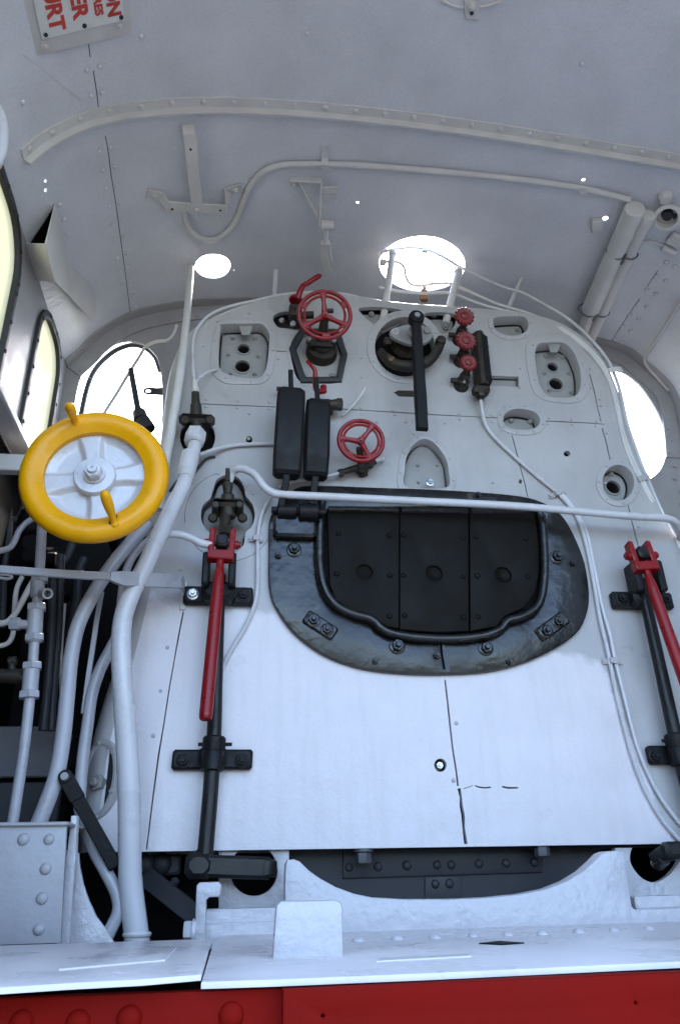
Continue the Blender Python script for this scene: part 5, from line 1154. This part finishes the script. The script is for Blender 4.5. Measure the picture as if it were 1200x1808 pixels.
MB().plate(lambda x, z, w: V((x, YH - w, z)), cl(hk, YH, 1), (), 0.05, 0.004, 0.0, (), True).solo('hook_bracket', rough_white, 'white upright bracket with a hooked top left of the casting', 'bracket')
hb_ = MB(); c = onY(330, 1644, YH); hb_.hexa(onY(343, 1644, YH + .02), V((-1, 0, 0)), 0.021, 0.024, 0.5); hb_.lathe(onY(346, 1644, YH + .02), V((-1, 0, 0)), [(0.026, 0), (0.026, 0.008)], 18); hb_.solo('hex_bolt', pipew, 'large white hexagon bolt head on the hooked bracket', 'bolt')
# rough white block on the floor
bk = [onZ(481, 1693, -0.004), onZ(608, 1690, -0.004)]
yb_ = bk[0].y
tl, tr = onY(487, 1592, yb_), onY(603, 1589, yb_)
MB().plate(lambda x, z, w: V((x, yb_ - w, z)), [(bk[0].x, -0.006), (bk[1].x, -0.006), (tr.x + .001, tr.z - .012), (tr.x - .002, tr.z - .003), (tr.x - .01, tr.z), (tl.x + .008, tl.z), (tl.x + .001, tl.z - .006)], (), 0.03, 0.004, 0.0, (), True).solo('white_block', rough_white, 'rough painted white upright block standing on the floor in the middle', 'block')
# ================================================================= ashpan front, riveted plate coloured dark for lack of light
YA = 0.10
ap = thing('ashpan_front', 'riveted ashpan plate coloured dark for the shade under the boiler', 'plate', V((0, YA, 0.1)))
amap = lambda x, z, w: V((x, YA - w, z))
MB().plate(amap, cl([(500, 1470), (1110, 1460), (1110, 1640), (500, 1650)], YA, 1), (), 0.01).build('ashpan_plate', inner, ap)
mb = MB(); mb.plate(amap, cl([(605, 1500), (955, 1488), (955, 1540), (605, 1551)], YA, 1), (), 0.01, 0.002, 0.010); st1 = mb.build('cover_strip', inner, ap)
mb = MB(); mb.plate(amap, cl([(749, 1549), (813, 1547), (813, 1600), (749, 1600)], YA, 1), (), 0.008, 0.002, 0.008); st2 = mb.build('cover_strip', inner, ap)
fix('rivet', inner, st1, [(onY(x, y, YA - .010), V((0, -1, 0))) for x, y in ((616, 1531), (667, 1530), (718, 1528), (771, 1527), (796, 1527), (845, 1525), (893, 1524), (943, 1522))], 0.0125)
fix('rivet', inner, st2, [(onY(x, y, YA - .008), V((0, -1, 0))) for x, y in ((768, 1561), (793, 1560))], 0.0125)
for x, y, lab in ((641, 1512, 'grey hexagon nut hanging below the backhead edge above the left of the ashpan'), (955, 1500, 'grey hexagon nut hanging below the backhead edge above the right of the ashpan')):
    mb = MB(); p = P(x, y - 6, -0.03); mb.lathe(p + BV * .01, -BV, [(0.027, 0), (0.027, 0.008)], 20); mb.hexa(p, -BV, 0.021, 0.026, 0.3); mb.solo('hanging_nut', shelfp, lab, 'nut', 'hanging nuts')
# black crank at the foot of the left rod
ck = thing('black_crank', 'worn black crank arm under the foot of the left reach rod', 'crank', P(365, 1525, .05))
a, b = P(352, 1529, .055), P(470, 1533, .045)
mb = MB(); t = (b - a).normalized(); up = BN.cross(t); mb.box((a + b) / 2, t, up, BN, (b - a).length + .03, 0.052, 0.05, 0.008); mb.box(a, t, up, BN, 0.07, 0.06, 0.06, 0.012); mb.cyl(b - up * .02, b + up * .02, 0.027, None, 20, .004); mb.build('crank_arm', rodb, ck)
mb = MB(); mb.cyl(P(360, 1500, .055), P(359, 1528, .055), 0.019, None, 16); mb.build('crank_pin', rodb, ck)
rk = MB(); rk.tube([P(1150, 1515, .0), P(1175, 1506, .03), P(1215, 1502, .05)], [0.016, 0.02, 0.02], 12); rk.box(P(1200, 1500, .05), BU, BV, BN, .1, .04, .04, .008); rk.cyl(P(1160, 1525, -.03), P(1172, 1512, .03), 0.02, None, 12); rk.solo('black_crank', rodb, 'dark grimy crank reaching into the hole at the lower right corner', 'crank')
# ================================================================= black handle at the lower left
bh = thing('black_lever', 'slanting black flat lever with a bright pivot pin at the lower left', 'lever', P(200, 1520, .1))
mb = MB(); a, b = P(116, 1372, .17), P(205, 1532, .12); t = (b - a).normalized(); sd = BN.cross(t); mb.box((a + b) / 2, t, sd, BN, (b - a).length, 0.032, 0.012, 0.003); mb.cyl(a - BN * .01, a + BN * .008, 0.018, 0.017, 20, .003); mb.box(lerp(a, b, .14), t, sd, BN, 0.06, 0.036, 0.016, 0.003); mb.build('lever_bar', weight_black, bh)
mb = MB(); mb.cyl(a + BN * .006, a + BN * .016, 0.010, 0.009, 14); mb.build('pivot_pin', plateg, bh)
# ================================================================= left side: riveted tank, dark machinery, pipework
YT = -0.30
tk = thing('riveted_tank', 'white tank side with round rivet heads at the lower left corner', 'tank', V((XL, YT, 0)))
tm = lambda x, z, w: V((x, YT - w, z))
o = cl([(-120, 1452), (118, 1457), (104, 1690), (-120, 1690)], YT, 1); o = [(o[0][0], o[0][1]), o[1], (o[2][0], 0.0), (o[3][0], 0.0)]
mb = MB(); mb.plate(tm, o, (), 0.012, 0.002, 0.0, (), True); tf = mb.build('tank_front', tankw, tk)
mb = MB(); xl_, xr_ = o[0][0], o[1][0]; mb.box(V(((xl_ + xr_) / 2, YT + 0.14, o[1][1] + 0.003)), V((1, 0, 0)), V((0, 1, 0)), V((0, 0, 1)), xr_ - xl_ + .01, 0.30, 0.008, 0.002); mb.build('tank_top', tankw, tk)
fix('rivet', tankw, tf, [(onY(x, y, YT), V((0, -1, 0))) for x, y in ((42, 1482), (87, 1482), (81, 1534), (75, 1586), (69, 1641))], 0.0125)
YS = -0.22
MB().plate(lambda x, z, w: V((x, YS - w, z)), cl([(126, 1440), (136, 1440), (133, 1520), (120, 1690), (98, 1690)], YS, 1), (), 0.03, 0.002, 0.0, (), True).solo('angle_strip', rough_white, 'narrow upright white strip beside the riveted tank', 'strip')
YG = -0.12
gs = [(112, 1500), (139, 1506), (141, 1530), (147, 1560), (157, 1590), (170, 1618), (188, 1642), (200, 1662), (200, 1690), (100, 1690)]
MB().plate(lambda x, z, w: V((x, YG - w, z)), cl(gs, YG, 1), (), 0.012, 0.002, 0.0, (), True).solo('gusset_plate', rough_white, 'white gusset plate with a curved edge behind the bow shaped pipe', 'plate')
# darkness under the boiler, put in as a black plate
mb = MB(); mb.box(V((-0.55, 0.30, 0.12)), V((1, 0, 0)), V((0, 0, 1)), V((0, -1, 0)), 1.9, 0.5, 0.01); mb.box(V((1.2, 0.14, 0.12)), V((1, 0, 0)), V((0, 0, 1)), V((0, -1, 0)), 0.9, 0.36, 0.01); mb.solo('under_shade_plate', soot_shade, 'black plate put in for the shade under the boiler', 'plate')
ls = thing('firebox_bracket', 'dim bracket with a round bolt head in the black gap under the boiler', 'bracket', P(300, 1540, -0.1))
mb = MB(); p0, p1 = P(282, 1527, -.10), P(345, 1590, -.05); mb.box(p0, BU, BV, BN, .11, .05, .02, .006); mb.bar([P(255, 1545, -.09), P(350, 1620, -.06)], BV, 0.05, 0.012); mb.build('bracket_plate', inner, ls)
fix('rivet', inner, ls, [(P(286, 1525, -.09), BN), (P(256, 1525, -.09), BN)], 0.026); fix('nut', inner, ls, [(P(309, 1557, -.075), BN)], 0.012)
# shelf box between tank and front sheet, its shade put into the dark coats
ybox(-80, 1282, 104, 1372, 0.15, 0.3, 0.004, shelfp, 'tool_shelf', 'shelf box coloured dim for shade behind the upright fitted pipe', 'shelf')
ybox(-80, 1382, 100, 1460, 0.10, 0.3, 0.004, inner, 'tool_locker', 'locker coloured dark for shade beneath the dim shelf box', 'locker')
# upright pipe with fittings
fp = thing('fitted_pipe', 'upright white pipe with tees and hexagon unions at the far left', 'pipe', onY(20, 1455, -0.12))
yy = -0.12
pt = [onY(x, y, yy) for x, y in ((76, 905), (70, 1010), (66, 1062), (62, 1120), (56, 1200), (47, 1290), (36, 1370), (22, 1458))]
mb = MB(); mb.tube(pt, 0.0135, 16, 4); mb.build('pipe_run', pipe_shaded, fp)
mb = MB(); mb.cyl(onY(64, 1070, yy), onY(60, 1135, yy), 0.0205, None, 18, .003); mb.cyl(onY(60, 1104, yy), onY(28, 1102, yy), 0.0125, None, 14); mb.build('tee', pipe_shaded, fp)
mb = MB(); mb.cyl(onY(57, 1175, yy), onY(52, 1232, yy), 0.0205, None, 18, .003); mb.build('coupling', pipe_shaded, fp)
mb = MB(); mb.cyl(onY(67, 1025, yy), onY(66, 1055, yy), .019, None, 16, .003); mb.build('coupling', pipe_shaded, fp)
up_ = (onY(64, 1070, yy) - onY(60, 1135, yy)).normalized()
for x, y, r in ((65, 1074, .026), (61, 1128, .026), (57, 1178, .026), (52, 1229, .027), (70, 1024, .024)):
    mb = MB(); mb.hexa(onY(x, y + 4, yy), up_, r, 0.018, 0.2); mb.build('union_nut', pipe_shaded, fp)
mb = MB(); mb.hexa(onY(36, 1102, yy), V((-1, 0, 0)), .018, .026); mb.build('union_nut', pipe_shaded, fp)
mb = MB(); c = onY(83, 1048, yy - .05); dd = (c - onY(70, 1050, yy)).normalized(); mb.lathe(onY(72, 1050, yy), dd, [(0.013, 0), (0.0145, (c - onY(72, 1050, yy)).length), (0.0095, (c - onY(72, 1050, yy)).length), (0.009, 0.02)], 16); mb.build('open_branch', pipe_shaded, fp)
dm = MB(); dm.tube([onY(x, y, yy + .02) for x, y in ((20, 1165), (22, 1185), (30, 1196), (45, 1197))], [.008, .012, .016, .014], 12); dm.cyl(onY(-10, 1193, yy + .02), onY(40, 1194, yy + .02), .017, .02, 14); dm.cyl(onY(16, 1168, yy + .02), onY(30, 1166, yy + .02), .012, None, 12); dm.solo('brass_cock', brown, 'dim brass cock on the left of the fitted pipe', 'valve')
for k, (lab, pts, r, m_) in enumerate([  # dark coats here hold the shade under the wheel
    ('pale thin pipe stepping down at the far left under the yellow wheel', [(60, 915), (45, 925), (33, 940), (24, 960), (12, 970), (-20, 976)], .0085, pipe_shaded),
    ('dim thin pipe crossing behind the flat stay towards the far left', [(62, 1022), (50, 1042), (38, 1065), (24, 1088), (8, 1100), (-20, 1098)], .0085, greyp),
    ('dim thin pipe falling beside the fitted pipe at the far left', [(40, 1018), (30, 1040), (26, 1075), (25, 1110), (18, 1132), (2, 1140), (-20, 1138)], .007, greyp),
    ('dark upright pipe to the right of the fitted pipe', [(92, 1010), (92, 1100), (85, 1200), (76, 1290)], .012, inner),
    ('dark upright pipe furthest right in the shadow under the wheel', [(108, 980), (104, 1100), (96, 1200), (90, 1290)], .012, inner),
    ('dim pipe disappearing upward behind the yellow wheel at the left', [(48, 860), (44, 890), (36, 912), (22, 920)], .010, inner)]):
    MB().tube([onY(x, y, yy + .04 + .03 * k) for x, y in pts], r, 10, 5).solo('small_pipe', m_, lab, 'pipe')
MB().tube([onY(x, y, -.72) for x, y in ((-14, 180), (-4, 196), (3, 214), (5, 240), (2, 268), (-8, 290))], .016, 12, 4).solo('grab_rail', pipew, 'bright curved end of a grab rail at the left edge above the large window', 'rail')
for lab, pts, r, m_ in (('dim upright conduit in the shadow behind the flat stay, furthest left', [(14, 850), (16, 930), (8, 1010), (4, 1110)], .011, inner),  # dark tubes have the corner's shade in their colour
    ('dim bent tube under the yellow wheel ending at the gearbox', [(128, 960), (118, 985), (104, 1000), (100, 1030)], .012, inner),
    ('dim slanting tube to the right of the gearbox in the shadow', [(150, 985), (140, 1010), (136, 1060), (128, 1100), (118, 1180)], .013, inner),
    ('dim thin tube hanging left of the bow shaped pipe', [(118, 1010), (113, 1075), (108, 1150), (110, 1240)], .007, greyp)):
    MB().tube([onY(x, y, .18) for x, y in pts], r, 10, 5).solo('small_pipe', m_, lab, 'pipe')
bg_ = MB();  # gear coloured near black for the shade it sits in
for x, y, sx, sz in ((62, 925, .09, .06), (58, 960, .06, .09), (70, 985, .11, .05), (110, 1040, .05, .07)): bg_.box(onY(x, y, 0.08), V((1, 0, 0)), V((0, 0, 1)), V((0, -1, 0)), sx, sz, .08, .012)
bg_.cyl(onY(55, 900, .05), onY(57, 945, .05), .03, .035, 16, .005); bg_.cyl(onY(40, 985, .05), onY(100, 988, .05), .022, None, 14, .004)
bg_.solo('reverser_gear', soot_shade, 'gearbox casting coloured black for the shadow under the yellow wheel', 'gearbox')
MB().tube([onY(x, y, .0) for x, y in ((-20, 1018), (0, 1020), (14, 1022), (22, 1019), (14, 1015), (-5, 1014))], .004, 8, 4).solo('wire_hook', pipew, 'small white wire hook under the flat stay at the left edge', 'hook')
cbx = ybox(-40, 798, 48, 830, -0.05, 0.04, 0.004, greyp, 'window_rail', 'short grey horizontal rail behind the left of the yellow wheel', 'rail')
